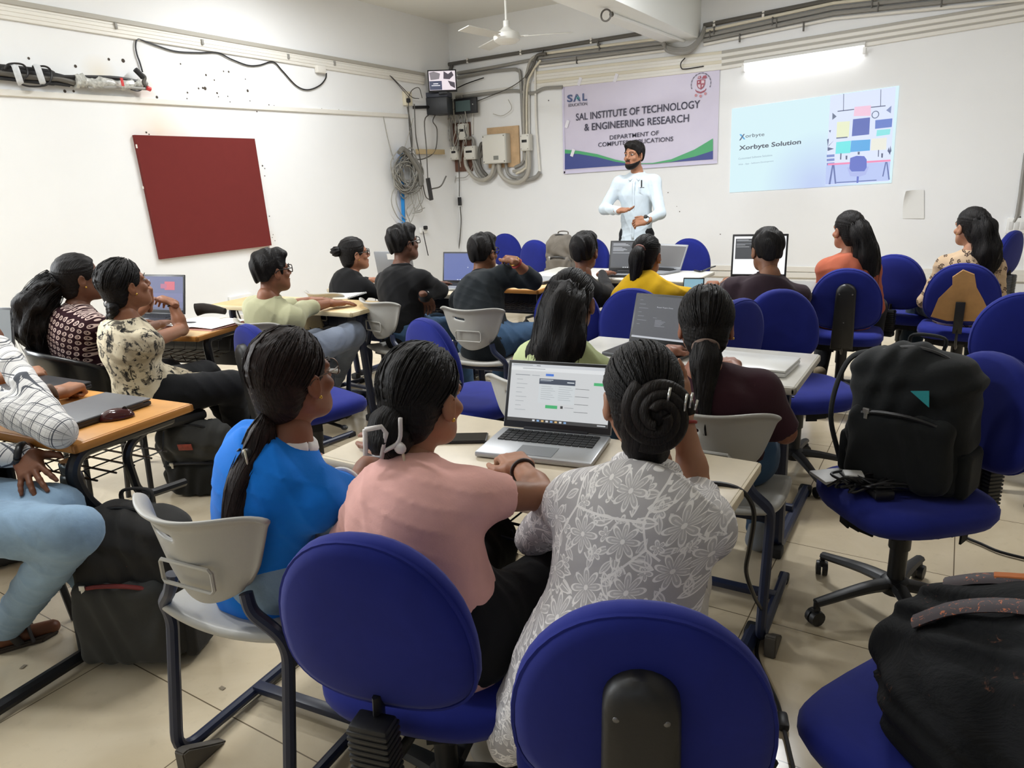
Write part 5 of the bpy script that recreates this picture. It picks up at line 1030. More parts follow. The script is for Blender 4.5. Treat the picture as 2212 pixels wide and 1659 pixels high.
def person(label, H, hy, P, by, la, ra, skin='8a5c42', sex='f', hp=0, hr=0, shirt=None, sleeve='short', pants=None, hair='pulled', hairm=None, tailf=None, legs=None, build=1.0, slouch=.03, sh=.0075, kurta=0, seat=True, shoes='2a2a2c', vox=.010, glass=None, extra=None, long_pants=True, stand=False, neck=None, wide=1.0, shy=0, hem=.02, sf=.58):
    H = np.array(H, float); P = np.array(P, float); root = thing('person', label, 'person', (P[0], P[1], 0)); O = np.array([P[0], P[1], 0]); 
    def prt(name, vf, mat, parent=root, smooth=True, fm=None, lab=None):
        if isinstance(vf, list): vf = merge(*vf)
        return part(name, (np.asarray(vf[0])-O, vf[1]), mat, parent, smooth, lab, fm)
    b = math.radians(by); Fw = np.array([-math.sin(b), math.cos(b), 0]); Rt = np.array([math.cos(b), math.sin(b), 0]); Z = np.array([0, 0, 1.])
    RH = np.array((Matrix.Rotation(math.radians(hy), 3, 'Z')@Matrix.Rotation(math.radians(hp), 3, 'X')@Matrix.Rotation(math.radians(hr), 3, 'Y'))); MH = to4(RH, H)
    hb = math.radians(hy*.35+by*.65)
    N = H+RH@np.array([0, -.045, -.155]) if neck is None else np.array(neck, float)
    sp = N-P; up = sp/np.linalg.norm(sp); fw = Fw-up*np.dot(Fw, up); fw /= np.linalg.norm(fw); rt = np.cross(fw, up)
    if shy: rr = np.array(Matrix.Rotation(math.radians(shy), 3, Vector(up))); srt = rr@rt
    else: srt = rt
    sw = (.138 if sex == 'f' else .168)*build
    U = N-up*.085+fw*.005; Ch = P+sp*.66-fw*slouch; Wa = P+sp*.30-fw*slouch*.7; SL, SR = U-srt*sw, U+srt*sw
    sm = skin_mat('skin_'+skin, skin); l1, l2 = (.265, .235) if sex == 'f' else (.285, .25)
    arms = []
    for S_, a, s in ((SL, la, -1), (SR, ra, 1)):
        Wr = np.array(a['w'], float); E = np.array(a['e'], float) if 'e' in a else ik(S_, Wr, l1, l2, a.get('pole', rt*s*.7-Z*.6-Fw*.5))
        hd = np.array(a['hd'], float) if 'hd' in a else (Wr-E); bk_ = np.array(a.get('back', (0, 0, 1)), float); arms.append((S_, E, Wr, hd, bk_, a.get('hand', 'flat'), s))
    hips = [P-Rt*.085, P+Rt*.085]; LG = []
    for i, s in enumerate((-1, 1)):
        d = (legs or {}).get(i)
        if d: kn, an, fd = (np.array(q, float) for q in d)
        elif stand: kn = hips[i]*[1, 1, 0]+Z*.48+Rt*s*.01+Fw*.02; an = hips[i]*[1, 1, 0]+Z*.09+Rt*s*.03; fd = Fw+Rt*s*.25
        else: kn = hips[i]+Fw*.40+Rt*s*.03-Z*.03; an = np.array([0, 0, .085])+(hips[i]+Fw*.40+Rt*s*.05)*[1, 1, 0]; fd = Fw+Rt*s*.15
        LG.append((hips[i], kn, an, fd))
    allp = np.array([P, N]+[q for a in arms for q in a[:3]]+[q for l in LG for q in l[:3]]); lo, hi = allp.min(0)-.2, allp.max(0)+.2
    # the body: torso, arms and legs in one skin, with head and hands grown onto it
    f = Field(lo, hi, vox)
    f.add(cone(P, Wa, .13*build, .10*build, fw, .75), cone(Wa, Ch, .10*build, .125*build, fw, .7), cone(Ch, U, .125*build, .09*build, fw, .65), cone(SL, SR, .042), cone(N+up*.03, U, .05, .06), k=.05)
    for S_, E, Wr, hd, bk_, hp_, s in arms:
        ar = build*(.9 if sex == 'f' else 1); f.add(cone(S_, E, .043*ar, .035*ar), k=.03); f.add(cone(E, E+(Wr-E)*.35, .035*ar, .037*ar), cone(E+(Wr-E)*.35, Wr, .036*ar, .025), k=.02)
    for h_, kn, an, fd in LG: f.add(cone(h_, kn, .08*build, .052), k=.04); f.add(cone(kn, kn+(an-kn)*.35, .050, .052), cone(kn+(an-kn)*.35, an, .05, .034), k=.02)
    if not shoes or shoes == 'bare':
        for h_, kn, an, fd in LG: fd = fd*[1, 1, 0]; fd /= np.linalg.norm(fd); f.add(cone(an-fd*.03-Z*.05, an+fd*.12-Z*.062, .03, .026), k=.02)
    pieces = [f.mesh(), tf(HEADS[sex], MH)]
    for S_, E, Wr, hd, bk_, hp_, s in arms:
        R = frame(hd, bk_); Hm = HANDS[hp_]; v = np.array(Hm[0]); fc = Hm[1]
        sc_ = .94 if sex == 'f' else 1.04
        if s < 0: v = v*[-1, 1, 1]; fc = [q[::-1] for q in fc]
        pieces.append((v*sc_@R.T+Wr, fc))
    lipm = M('lips_'+skin, tuple(int(int(skin[i:i+2], 16)*q) for i, q in ((0, .86), (2, .66), (4, .68))), .4)
    body = merge(*pieces); V = np.asarray(body[0]); loc = (V-H)@RH; fm = np.zeros(len(body[1]), int); fc3 = np.array([loc[list(q)].mean(0) for q in body[1]])
    near = np.linalg.norm(fc3, axis=1) < .16
    fm[near & (np.abs(fc3[:, 0]) < .023) & (fc3[:, 1] > .088) & (fc3[:, 2] < -.052) & (fc3[:, 2] > -.075)] = 1
    prt('body', body, [sm, lipm], fm=fm)
    for s in (-1, 1):
        e = prt('eye', tf(sphere(.0125, s*.032, .0765, .003, (1.1, 1, .62), 12), MH), eye_w); part('iris', (np.asarray(tf(sphere(.0066, s*.032, .0862, .003, (1, .5, 1), 10), MH)[0])-O, sphere(.006, seg=10)[1]), eye_d, e, True)
    prt('eyebrows', [tf(tube([(s*.014, .096, .022), (s*.032, .093, .029), (s*.052, .076, .023)], .0034 if sex == 'm' else .0024, 6, 4, sq=.6), MH) for s in (-1, 1)], HAIR)
    # trousers
    def bnd(pts, m): pts = np.array(pts); return pts.min(0)-m, pts.max(0)+m
    if pants:
        f = Field(*bnd([P+up*.1]+[q for l in LG for q in l[:3]], .2), vox); w = wide
        f.add(cone(P-up*.01, P+up*.07, (.130 if stand else .148)*build, (.120 if stand else .135)*build, fw, .80), k=.03 if stand else .05)
        for h_, kn, an, fd in LG:
            f.add(cone(h_, kn, (.082 if stand else .095)*build, .070*w), k=.03 if stand else .05); e = an if long_pants else kn+(an-kn)*.5; f.add(cone(kn, e, .068*w, .050*w), k=.025); 
        if seat: f.cut(half((P[0], P[1], P[2]-.105), (0, 0, -1)), k=.02) if False else None
        f.disp(lambda X, Y, Z_: -.005*np.maximum(0, 1-np.abs(np.sin(24*Z_+14*X+5*np.sin(9*Y))))**3-.004*np.maximum(0, 1-np.abs(np.sin(26*X-22*Y+6*np.sin(9*Z_))))**3)
        prt('trousers', f.mesh(), pants)
    if shoes and shoes != 'bare':
        for h_, kn, an, fd in LG:
            y = np.array(fd, float); y[2] *= 1; y /= np.linalg.norm(y); zz_ = (kn-an); prt('shoe', tf(SHOE, to4(frame(y, Z if abs(y[2]) < .6 else zz_), an-Z*.085)), M('shoe_'+shoes, shoes, .6))
    # upper garment
    if shirt:
        f = Field(*bnd([P, N]+[q for a in arms for q in (a[0], a[1], a[2] if sleeve not in ('none', 'short', 'elbow') else a[1])], .2 if kurta < 2 else .3), sh); g = build
        f.add(cone(P-up*hem, Wa, (.17 if stand else .158)*g, .130*g, fw, .78), cone(Wa, Ch, .130*g, .150*g, fw, .72), cone(Ch, U-up*.01, .150*g, .105*g, fw, .68), k=.06)
        f.add(cone(SL-up*.012, SR-up*.012, .048*g), cone(U+up*.03, SL, .052, .044*g), cone(U+up*.03, SR, .052, .044*g), k=.05); g = build*(.88 if sex == 'f' else .98)
        if sex == 'f': f.add(ell(Ch+fw*.085-rt*.06, (.055, .055, .055)), ell(Ch+fw*.085+rt*.06, (.055, .055, .055)), k=.05)
        if kurta:
            f.add(cone(P, P-Z*.02+Fw*.10, .17*g, .15*g), cone(P-Z*.03+Rt*.05, P-Z*.05+Fw*.30+Rt*.07, .115*g, .085*g), cone(P-Z*.03-Rt*.05, P-Z*.05+Fw*.30-Rt*.07, .115*g, .085*g), k=.06)
            if kurta > 1: f.add(cone(P-Rt*.07-Fw*.03, P-Rt*.20-Fw*.02-Z*.16, .13*g, .08, Rt, .7), k=.08)
        for S_, E, Wr, hd, bk_, hp_, s in arms:
            if sleeve == 'none': f.add(cone(S_, S_+(E-S_)*.10, .055*g, .052*g), k=.04)
            elif sleeve == 'short': f.add(cone(S_, S_+(E-S_)*sf, .060*g, .058*g), k=.045)
            elif sleeve == 'elbow': f.add(cone(S_, S_+(E-S_)*.95, .060*g, .055*g), k=.045)
            else:
                q = .96 if sleeve == 'long' else .35; f.add(cone(S_, E, .060*g, .052*g), k=.045); f.add(cone(E, E+(Wr-E)*q, .051*g, .039*g if sleeve == 'long' else .048*g), k=.02)
        # clean cuffs and neckline
        for S_, E, Wr, hd, bk_, hp_, s in arms:
            if sleeve in ('short', 'elbow'): d = E-S_; p = S_+d*(sf+.02 if sleeve == 'short' else .98); f.cut((lambda X, Y, Z_, p=p, d=d/np.linalg.norm(d): np.maximum(-((X-p[0])*d[0]+(Y-p[1])*d[1]+(Z_-p[2])*d[2]), np.sqrt((X-p[0])**2+(Y-p[1])**2+(Z_-p[2])**2)-.10), p-.11, p+.11), k=.004)
        sd = (int(abs(P[0]*977+P[1]*613)) % 100)/10
        def folds(X, Y, Z_):
            a = np.maximum(0, 1-np.abs(np.sin(19*Z_+5*np.sin(6*X+sd)+6*np.sin(5*Y+sd)+6*(X-Y))))**3; b_ = np.maximum(0, 1-np.abs(np.sin(15*(X+Y)+9*np.sin(7*Z_+sd)+14*Z_)))**3
            return -.0055*a*(.5+.5*np.sin(11*X+9*Z_+sd))-.004*b_*(.5+.5*np.sin(9*Z_-7*Y))+.0018*np.sin(26*Z_+8*np.sin(9*X+sd)+10*Y)
        f.disp(folds)
        prt('shirt', f.mesh(), shirt)
    # hair
    hm = hairm or HAIR; hs = prt('hair', tf(CAPS[hair], MH), hm)
    X = dict(root=root, prt=prt, H=H, MH=MH, RH=RH, N=N, U=U, Fw=Fw, Rt=Rt, fw=fw, up=up, rt=rt, P=P, arms=arms, hs=hs, hm=hm, LG=LG, Ch=Ch, SL=SL, SR=SR)
    X['hl'] = lambda x, y, z: (RH@np.array([x, y, z])+H)
    if glass: prt('glasses', tf(glasses(wire=glass == 'wire'), MH), M('frame_wire', '5a4a42', .3, metal=.7) if glass == 'wire' else M('frame_black', '141414', .3))
    if tailf: tailf(X)
    if extra: extra(X)
    return root
def A(w, hand='flat', **k): return dict(w=tuple(w), hand=hand, **k)
# ---- accessories
def ring_at(p, d, r, th, n=14): R = frame(d, (0.1, .2, 1)); return tube([np.array(p)+R@np.array([r*math.cos(t), 0, r*math.sin(t)]) for t in np.linspace(0, 2*PI, n)[:-1]]+[np.array(p)+R@np.array([r, 0, 0])], th, 6, 2)
def bracelet(X, i, mat, th=.004, r=.029, q=.97, name='bracelet'): S_, E, Wr = X['arms'][i][:3]; X['prt'](name, ring_at(E+(Wr-E)*q, Wr-E, r, th), mat)
def collar_band(X, mat, r=.060, th=.012, drop=.0):
    c = X['N']+X['up']*(.013-drop)+X['fw']*.006; pts = [c+X['rt']*r*math.cos(t)+X['fw']*r*.95*math.sin(t)-X['up']*.02*max(0, math.sin(t)) for t in np.linspace(0, 2*PI, 19)[:-1]]; X['prt']('collar', tube(pts+[pts[0]], th, 8, 2, sq=1.3), mat)
def cuff_band(X, i, mat, frac=.64, r=.060, th=.007): S_, E = X['arms'][i][:2]; X['prt']('cuff', ring_at(S_+(E-S_)*frac, E-S_, r, th, 18), mat)
def earring(X, s): X['prt']('earring', tf(sphere(.005, s*.083, .006, -.042, seg=8), X['MH']), M('gold', 'c9a24a', .25, metal=.9))
def cap_strands(tie, n=160, seed=1, lift=.004, th=.0016):
    def fn(X):
        r = random.Random(seed); R3 = np.array([.080, .101, .092]); c = np.array([0, -.013, .034]); td = (np.array(tie)-c)/R3; td /= np.linalg.norm(td); out = []
        for k in range(n):
            a = r.uniform(-2.2, 2.2); e = r.uniform(.15, 1.25); d = np.array([math.sin(a)*math.cos(e), math.cos(a)*math.cos(e), math.sin(e)])
            if d[1] > .55 and d[2] < .62: continue
            if d[1] > .25 and d[2] < .1: continue
            pts = []
            om = math.acos(max(-1, min(1, float(np.dot(d, td)))))
            for i in range(9):
                t = i/8; q = (math.sin((1-t)*om)*d+math.sin(t*om)*td)/max(1e-6, math.sin(om)); q /= np.linalg.norm(q); pts.append(c+q*R3*(1+lift/.09+.012*math.sin(k*1.7+3*t)))
            out.append(tube([X['hl'](*p) for p in pts], lambda t: th*(.5+math.sin(PI*min(1, t+.15))), 4, 1))
        X['prt']('hair_strands', merge(*out), X['hm'])
    return fn
def ponytail(start, path, r0, n=50, seed=1, hm=None, lob=7, band=None, amp=.09, taper=.75):
    def fn(X):
        hm_ = hm or X['hm']; P = [X['hl'](*start)]+[np.array(p, float) for p in path]; rad = lambda t: r0*(.72+.5*math.sin(min(1, t*1.6)*PI*.8))*(1-taper*max(0, t-.35)/.65)*min(1, .45+5*t)
        tl_ = X['prt']('ponytail', tail(P, rad, lob, 1.5, 26, seed, amp), hm_); part('loose_strands', (strands(P, rad, n, seed)[0]-np.array([X['P'][0], X['P'][1], 0]), strands(P, rad, n, seed)[1]), hm_, tl_, True, stuff=True)
        if band: d = P[1]-P[0]; X['prt']('hair_band', ring_at(P[0]+d*.12, d, r0*.85, .009), band)
    return fn
# ------------------------------------------------------------------ fabrics with prints
def print_mat(name, fn, bump=.3):
    n = NT(name); v = n.coords(); n.rough(.9, .2); fn(n, v); f = n.noise(v, 9, 4, .6, .6); n.bump(f, bump, .008); return n.m
def planar(n, v, scale, ry=0.0): # project along the person's depth
    s = n.new('ShaderNodeSeparateXYZ'); n.link(v, s.inputs[0]); c = n.new('ShaderNodeCombineXYZ'); n.link(s.outputs[0], c.inputs[0]); n.link(s.outputs[2], c.inputs[1]); m = n.new('ShaderNodeMapping'); n.link(c.outputs[0], m.inputs[0]); m.inputs['Scale'].default_value = (scale,)*3; m.inputs['Rotation'].default_value = (0, 0, ry); return m.outputs[0]
def vor(n, v, rnd_=.6):
    t = n.new('ShaderNodeTexVoronoi', voronoi_dimensions='2D'); n.link(v, t.inputs['Vector']); t.inputs['Scale'].default_value = 1; t.inputs['Randomness'].default_value = rnd_
    d = n.new('ShaderNodeVectorMath', operation='SUBTRACT'); n.link(v, d.inputs[0]); n.link(t.outputs['Position'], d.inputs[1]); s = n.new('ShaderNodeSeparateXYZ'); n.link(d.outputs[0], s.inputs[0])
    return t, s.outputs[0], s.outputs[1], t.outputs['Distance']
def floral(n, v):
    m = n.math; out = None
    def flower(v2, np_, R, lw):
        t, x, y, r = vor(n, v2, .55); a = m('ARCTAN2', y, x); c = n.new('ShaderNodeSeparateColor'); n.link(t.outputs['Color'], c.inputs[0])
        rot = m('MULTIPLY', c.outputs[0], 6.28); p = m('ABSOLUTE', m('COSINE', m('MULTIPLY', m('ADD', a, rot), np_/2))); rad = m('MULTIPLY', m('ADD', .30, m('MULTIPLY', p, .70)), R)
        e = m('LESS_THAN', m('ABSOLUTE', m('SUBTRACT', r, rad)), lw); mid = m('MULTIPLY', m('MULTIPLY', m('GREATER_THAN', p, .965), m('LESS_THAN', r, R*.7)), .6); dot = m('LESS_THAN', r, R*.14); fillp = m('MULTIPLY', m('LESS_THAN', r, rad), .22)
        return m('MAXIMUM', m('MAXIMUM', e, mid), m('MAXIMUM', dot, fillp))
    def leaf(v2, lw):
        t, x, y, r = vor(n, v2, .9); c = n.new('ShaderNodeSeparateColor'); n.link(t.outputs['Color'], c.inputs[0]); th = m('MULTIPLY', c.outputs[1], 6.28)
        u = m('ADD', m('MULTIPLY', x, m('COSINE', th)), m('MULTIPLY', y, m('SINE', th))); w = m('SUBTRACT', m('MULTIPLY', y, m('COSINE', th)), m('MULTIPLY', x, m('SINE', th)))
        prof = m('MULTIPLY', m('SUBTRACT', .16, m('MULTIPLY', m('MULTIPLY', u, u), .85)), 1.0); d = m('SUBTRACT', m('ABSOLUTE', w), prof)
        return m('MAXIMUM', m('LESS_THAN', m('ABSOLUTE', d), lw), m('MAXIMUM', m('MULTIPLY', m('LESS_THAN', m('ABSOLUTE', w), lw*.5), m('LESS_THAN', m('ABSOLUTE', u), .42)), m('MULTIPLY', m('LESS_THAN', d, 0), .2)))
    wv = n.new('ShaderNodeTexNoise'); 
    v1 = planar(n, v, 13.5); v2 = planar(n, v, 24, .5); v3 = planar(n, v, 20, 1.1)
    f1 = flower(v1, 8, .40, .032); f2 = flower(v2, 5, .30, .04); l1 = leaf(v3, .030); l2 = leaf(planar(n, v, 29, 2.0), .035)
    t, x, y, r = vor(n, planar(n, v, 9, .3), 1); t.feature = 'DISTANCE_TO_EDGE'; stem = m('LESS_THAN', t.outputs['Distance'], .018)
    near = m('LESS_THAN', vor(n, v1, .55)[3], .40); rest = m('MULTIPLY', m('SUBTRACT', 1, near), m('MAXIMUM', m('MAXIMUM', l1, stem), m('MAXIMUM', f2, m('MULTIPLY', l2, .8))))
    n.col(n.mix(m('MAXIMUM', f1, rest), lin('bbb8ba'), lin('fbf8f7')))
def paisley(n, v):
    m = n.math; v1 = planar(n, v, 34, .3); t, x, y, r = vor(n, v1, .12)
    ring = m('LESS_THAN', m('ABSOLUTE', m('SUBTRACT', r, m('ADD', .27, m('MULTIPLY', x, .25)))), .07); dot = m('LESS_THAN', r, .10)
    n.col(n.mix(m('MAXIMUM', ring, dot), lin('2a1219'), lin('c9b3ab')))
def cream_floral(n, v):
    m = n.math; a = n.noise(v, 13, 5, .65, 1.5); b = n.noise(v, 30, 4, .6, 1.0); c = n.noise(v, 7, 3, .5, .8)
    base = n.mix(n.ramp(c, .45, .62), lin('ddd2b8'), lin('a89c85')); base = n.mix(n.ramp(a, .54, .60), base, lin('57524a')); n.col(n.mix(m('MULTIPLY', n.ramp(b, .54, .58), n.ramp(a, .46, .52)), base, lin('232427')))
def beige_print(n, v):
    m = n.math; v1 = planar(n, v, 26, .2); t, x, y, r = vor(n, v1, .8); c = n.new('ShaderNodeSeparateColor'); n.link(t.outputs['Color'], c.inputs[0]); th = m('MULTIPLY', c.outputs[0], 6.28)
    w = m('SUBTRACT', m('MULTIPLY', y, m('COSINE', th)), m('MULTIPLY', x, m('SINE', th))); arc = m('MULTIPLY', m('LESS_THAN', m('ABSOLUTE', m('SUBTRACT', r, .28)), .07), m('GREATER_THAN', w, 0.02)); dd = m('LESS_THAN', m('ABSOLUTE', m('SUBTRACT', r, .1)), .05)
    n.col(n.mix(m('MAXIMUM', arc, dd), lin('c2a98c'), lin('3a2c28')))
CHK_A = np.array([-2.86, .86, 1.0]); CHK_B = np.array(T(128, 932, .795)); CHK_O = np.array([-2.66, .76, 0])
def checks(n, v):                                       # woven checks that run along and around the sleeve
    m = n.math; d = (CHK_B-CHK_A)/np.linalg.norm(CHK_B-CHK_A); u = np.cross(d, (0, 0, 1.)); u /= np.linalg.norm(u); w = np.cross(d, u); o = CHK_B-CHK_O
    def dot(k):
        s_ = n.new('ShaderNodeVectorMath', operation='SUBTRACT'); n.link(v, s_.inputs[0]); s_.inputs[1].default_value = tuple(o); q = n.new('ShaderNodeVectorMath', operation='DOT_PRODUCT'); n.link(s_.outputs[0], q.inputs[0]); q.inputs[1].default_value = tuple(k); return q.outputs['Value']
    al = dot(d); an = m('MULTIPLY', m('ARCTAN2', dot(u), dot(w)), .055)
    def ln(c, p, w_, o_=0): return m('LESS_THAN', m('ABSOLUTE', m('SUBTRACT', m('FRACT', m('ADD', m('DIVIDE', c, p), 50+o_)), .5)), w_)
    L1 = m('MAXIMUM', m('MAXIMUM', ln(al, .042, .04), ln(al, .042, .02, .17)), m('MAXIMUM', ln(an, .0346, .04), ln(an, .0346, .02, .17))); L2 = m('MAXIMUM', ln(al, .042, .014, .5), ln(an, .0346, .014, .5)); s3 = n.new('ShaderNodeSeparateXYZ'); n.link(v, s3.inputs[0]); far = m('LESS_THAN', al, -.27); L3 = m('MAXIMUM', m('MAXIMUM', ln(s3.outputs[0], .042, .04), ln(s3.outputs[0], .042, .02, .17)), m('MAXIMUM', ln(s3.outputs[2], .042, .04), ln(s3.outputs[2], .042, .02, .17))); L1 = m('ADD', m('MULTIPLY', L3, far), m('MULTIPLY', L1, m('SUBTRACT', 1, far))); L2 = m('MULTIPLY', L2, m('SUBTRACT', 1, far))
    n.col(n.mix(m('MAXIMUM', m('MULTIPLY', L1, .9), m('MULTIPLY', L2, .35)), lin('dcdad8'), lin('2f3644')))
def oxford(n, v): n.col(lin('cfdde8'))
FLORAL = print_mat('kurta_grey_floral', floral, .25); PAIS = print_mat('maroon_motif', paisley, .35); CREAM = print_mat('cream_floral', cream_floral, .45); BEIGE = print_mat('beige_print', beige_print); CHECK = print_mat('white_check', checks, .1)
BLUET = cloth('tee_blue', '1277dc', .35); PINK = cloth('tee_pink', 'efb8b0', .35); MAROON = cloth('tee_maroon', '3a2029', .4); LGREEN = cloth('tee_lightgreen', 'b4bf8e', .35); YELLOW = cloth('tee_yellow', 'cfa414', .35); BLACKT = cloth('top_black', '131315', .4); DKGREY = cloth('shirt_darkgrey', '1e2327', .4); SAGE = cloth('shirt_sage', 'a9a888', .5); BROWN = cloth('shirt_brown', '30232a', .4); RUST = cloth('top_rust', 'a85a42', .4); WHITE = cloth('shirt_paleblue', 'c3cfd8', .5); WHITEB = cloth('band_white', 'e4e4e4', .1)
JEANL = cloth('jeans_light', '86a0b8', .5, 200, .16); JEANG = cloth('jeans_grey', '7c8596', .4, 200, .1); JEAND = cloth('jeans_blue', '3f5a78', .5, 200, .15); BLKP = cloth('trousers_black', '17181b', .4); NAVP = cloth('trousers_teal', '1f2d38', .4); PALEP = cloth('trousers_pale', 'c9c3bd', .3)
RED = M('thread_red', '8e2a24', .7); BEAD = M('beads_brown', '2a1a14', .5)
desk_arms = lambda lx, ly, rx, ry, z=.785: dict(la=A((lx, ly, z), 'flat', hd=(.2, 1, -.05)), ra=A((rx, ry, z), 'flat', hd=(-.2, 1, -.05)))
# 1 the speaker
def sp_extra(X):
    Pp, hl = X['prt'], X['hl']; f = Field((-.1, -.02, -.14), (.1, .13, .0), .0045); f.add(ell((0, .028, -.037), (.061, .063, .079)), ell((0, .05, -.077), (.043, .040, .040)), cone((-.05, .0, -.05), (-.022, .06, -.094), .023, .021), cone((.05, .0, -.05), (.022, .06, -.094), .023, .021), ell((0, .074, -.098), (.022, .02, .02)), k=.03)
    f.cut(half((0, .0, -.045), (0, .35, 1)), k=.004); f.cut(ell((0, .10, -.062), (.024, .03, .011)), k=.004); f.cut(half((0, .01, 0), (0, -1, .1)), k=.004); f.add(cone((-.02, .098, -.050), (.02, .098, -.050), .0055), k=.004)
    Pp('beard', tf(f.mesh(), X['MH']), HAIR)
    ch = X['Ch']; fw, rt, up = X['fw'], X['rt'], X['up']
    Pp('collar', [tube([X['N']+up*.012-fw*.05, X['N']+rt*s*.06+up*.0, X['N']+rt*s*.055+fw*.05-up*.035, X['N']+rt*s*.022+fw*.085-up*.06], lambda t: .018+.008*t, 8, 5, sq=.4) for s in (-1, 1)], WHITE)
    Pp('placket', tube([X['N']+fw*.085-up*.06, ch+fw*.112+up*.05, X['P']+(ch-X['P'])*.4+fw*.106, X['P']+fw*.125-up*.04], .012, 6, 5, sq=.25, up=fw), WHITE)
    c = ch+fw*.136-rt*.075+up*.06; R = np.stack([-rt, -fw, up], 1) if False else np.stack([rt, -fw, up], 1)
    # figure printed on the chest, read from the front
    m = to4(np.stack([-rt, -fw, up], 1), c); o = text('chest_numeral', '1', bk, None, None, .062, .03); vf = ([v.co[:] for v in o.data.vertices], [tuple(p.vertices) for p in o.data.polygons]); bpy.data.objects.remove(o)
    v = np.array(vf[0]); v = np.vstack([v, v+[0, -.0, 0]])[:len(v)]; Pp('chest_numeral', tf((v, vf[1]), m), bk, smooth=False); Pp('chest_numeral_base', tf(box(.04, .002, .006, .012, 0, -.004), m), bk)
    S_, E, Wr = X['arms'][0][:3]; d = Wr-E; Pp('watch', [ring_at(E+d*.98, d, .034, .008), sphere(.02, *(E+d*.98+np.array([0, -.02, .03])), (1, .6, 1), 10)], M('watch_dark', '33332f', .4))
p_ = PY(1370, 335, 6.4)
person('standing man with beard in pale blue white shirt with numeral 1 speaking by the banner', (p_.x, 6.4, p_.z), 166, (p_.x+.01, 6.44, .95), 186, A(PY(1396, 476, 6.13), 'curl', e=PY(1426, 462, 6.34), hd=(-.95, -.15, -.18), back=(0, -.8, .5)), A(PY(1337, 455, 6.12), 'spread', e=PY(1305, 452, 6.36), hd=(.95, -.3, .05), back=(.1, .25, -1)), '9a6c52', 'm', 0, 0, WHITE, 'long', BLKP, 'short', hem=.13, stand=True, build=.98, extra=sp_extra, kurta=0, slouch=.0, shoes='1a1a1a')
# 2 woman in maroon print, wavy ponytail
def wavy(path, r0, n, seed, hm, amp=.16): return lambda X: (X['prt']('ponytail', [tail([X['hl'](0, -.095, .015)]+[np.array(p, float) for p in path], lambda t: r0*(.7+.9*math.sin(min(1, t*1.3)*PI*.62))*(1-.55*max(0, t-.6)/.4)*(1+.07*math.sin(19*t)), 6, 2.2, 30, seed, amp), tail([X['hl'](.02, -.09, .01)]+[np.array(p, float)+[.015, .02, -.02*i] for i, p in enumerate(path)], lambda t: r0*.8*(1-.6*t)*(1+.10*math.sin(23*t+1)), 5, -2, 24, seed+3, amp)], hm), X['prt']('loose_strands', strands([X['hl'](0, -.095, .015)]+[np.array(p, float) for p in path], lambda t: r0*(.9+.6*math.sin(min(1, t*1.3)*PI*.6)), n, seed, .0018, 1.25), hm))
H2 = T(172, 600, 1.11)
person('woman in maroon top with pale motifs and wavy black ponytail at the left wall', H2, -20, (-3.70, 1.86, .56), -14, A((-4.0, 2.25, .79), 'flat', hd=(.2, 1, 0)), A((-3.78, 2.3, .79), 'flat', hd=(-.6, 1, 0)), '6b4836', 'f', 4, 0, PAIS, 'elbow', BLKP, 'pulled', tailf=wavy([H2+Vector((-.07, -.14, -.05)), H2+Vector((-.11, -.19, -.15)), H2+Vector((-.12, -.20, -.27)), H2+Vector((-.10, -.19, -.38))], .055, 70, 3, HAIR), extra=lambda X: earring(X, 1), build=1.12)
# 3 woman with braid
def braid(X):
    P0 = X['hl'](.0, -.085, -.06); pts = [P0, np.array(T(243, 668, 1.0)), np.array(T(240, 720, .87)), np.array(T(238, 780, .73)), np.array(T(234, 812, .64))]; pts = [np.array(p) for p in pts]; P = smooth_path(pts, 10); n = len(P); out = []
    for s in range(3):
        q = []
        for i, p in enumerate(P): t = i/(n-1); a = t*34+s*2*PI/3; w = .020*(1-.25*t); q.append(p+X['rt']*w*math.sin(a)+X['fw']*w*.6*math.sin(2*a))
        out.append(tube(q, lambda t: .0165*(1-.35*t), 10, 2))
    X['prt']('braid', out, X['hm']); e = P[-1]; X['prt']('braid_end', tail([e, e+np.array([.0, -.0, -.05]), e+np.array([.01, 0, -.11])], lambda t: .02*(1-.8*t), 5, 1, 14, 4), X['hm']); X['prt']('hair_tie', ring_at(P0+(P[4]-P0)*.6, P[4]-P0, .021, .006), WHITEB)
def p3x(X): cap_strands((0, -.09, -.06), 120, 33, th=.0022)(X); braid(X); earring(X, 1); bracelet(X, 1, bk, .004, .027, .93); collar_band(X, bk, .058, .005)
H3 = T(268, 615, 1.10)
person('woman with long black braid in cream floral sleeveless top, chin on hands', H3, -8, (-3.30, 1.90, .56), -10, A(T(322, 655, .94), 'fist', hd=(.1, .1, 1), back=(.3, 1, 0)), A(T(373, 655, .93), 'curl', e=T(393, 712, .79), hd=T(322, 617, 1.0)-T(373, 655, .93), back=(.5, .3, .8)), '8f6047', 'f', 10, 0, CREAM, 'none', BLKP, 'pulled', tailf=p3x, kurta=1, legs={1: ((-3.10, 2.22, .53), (-3.28, 2.35, .12), (.5, .8, 0)), 0: ((-3.42, 2.3, .53), (-3.45, 2.5, .1), (.2, 1, 0))}, wide=1.15)
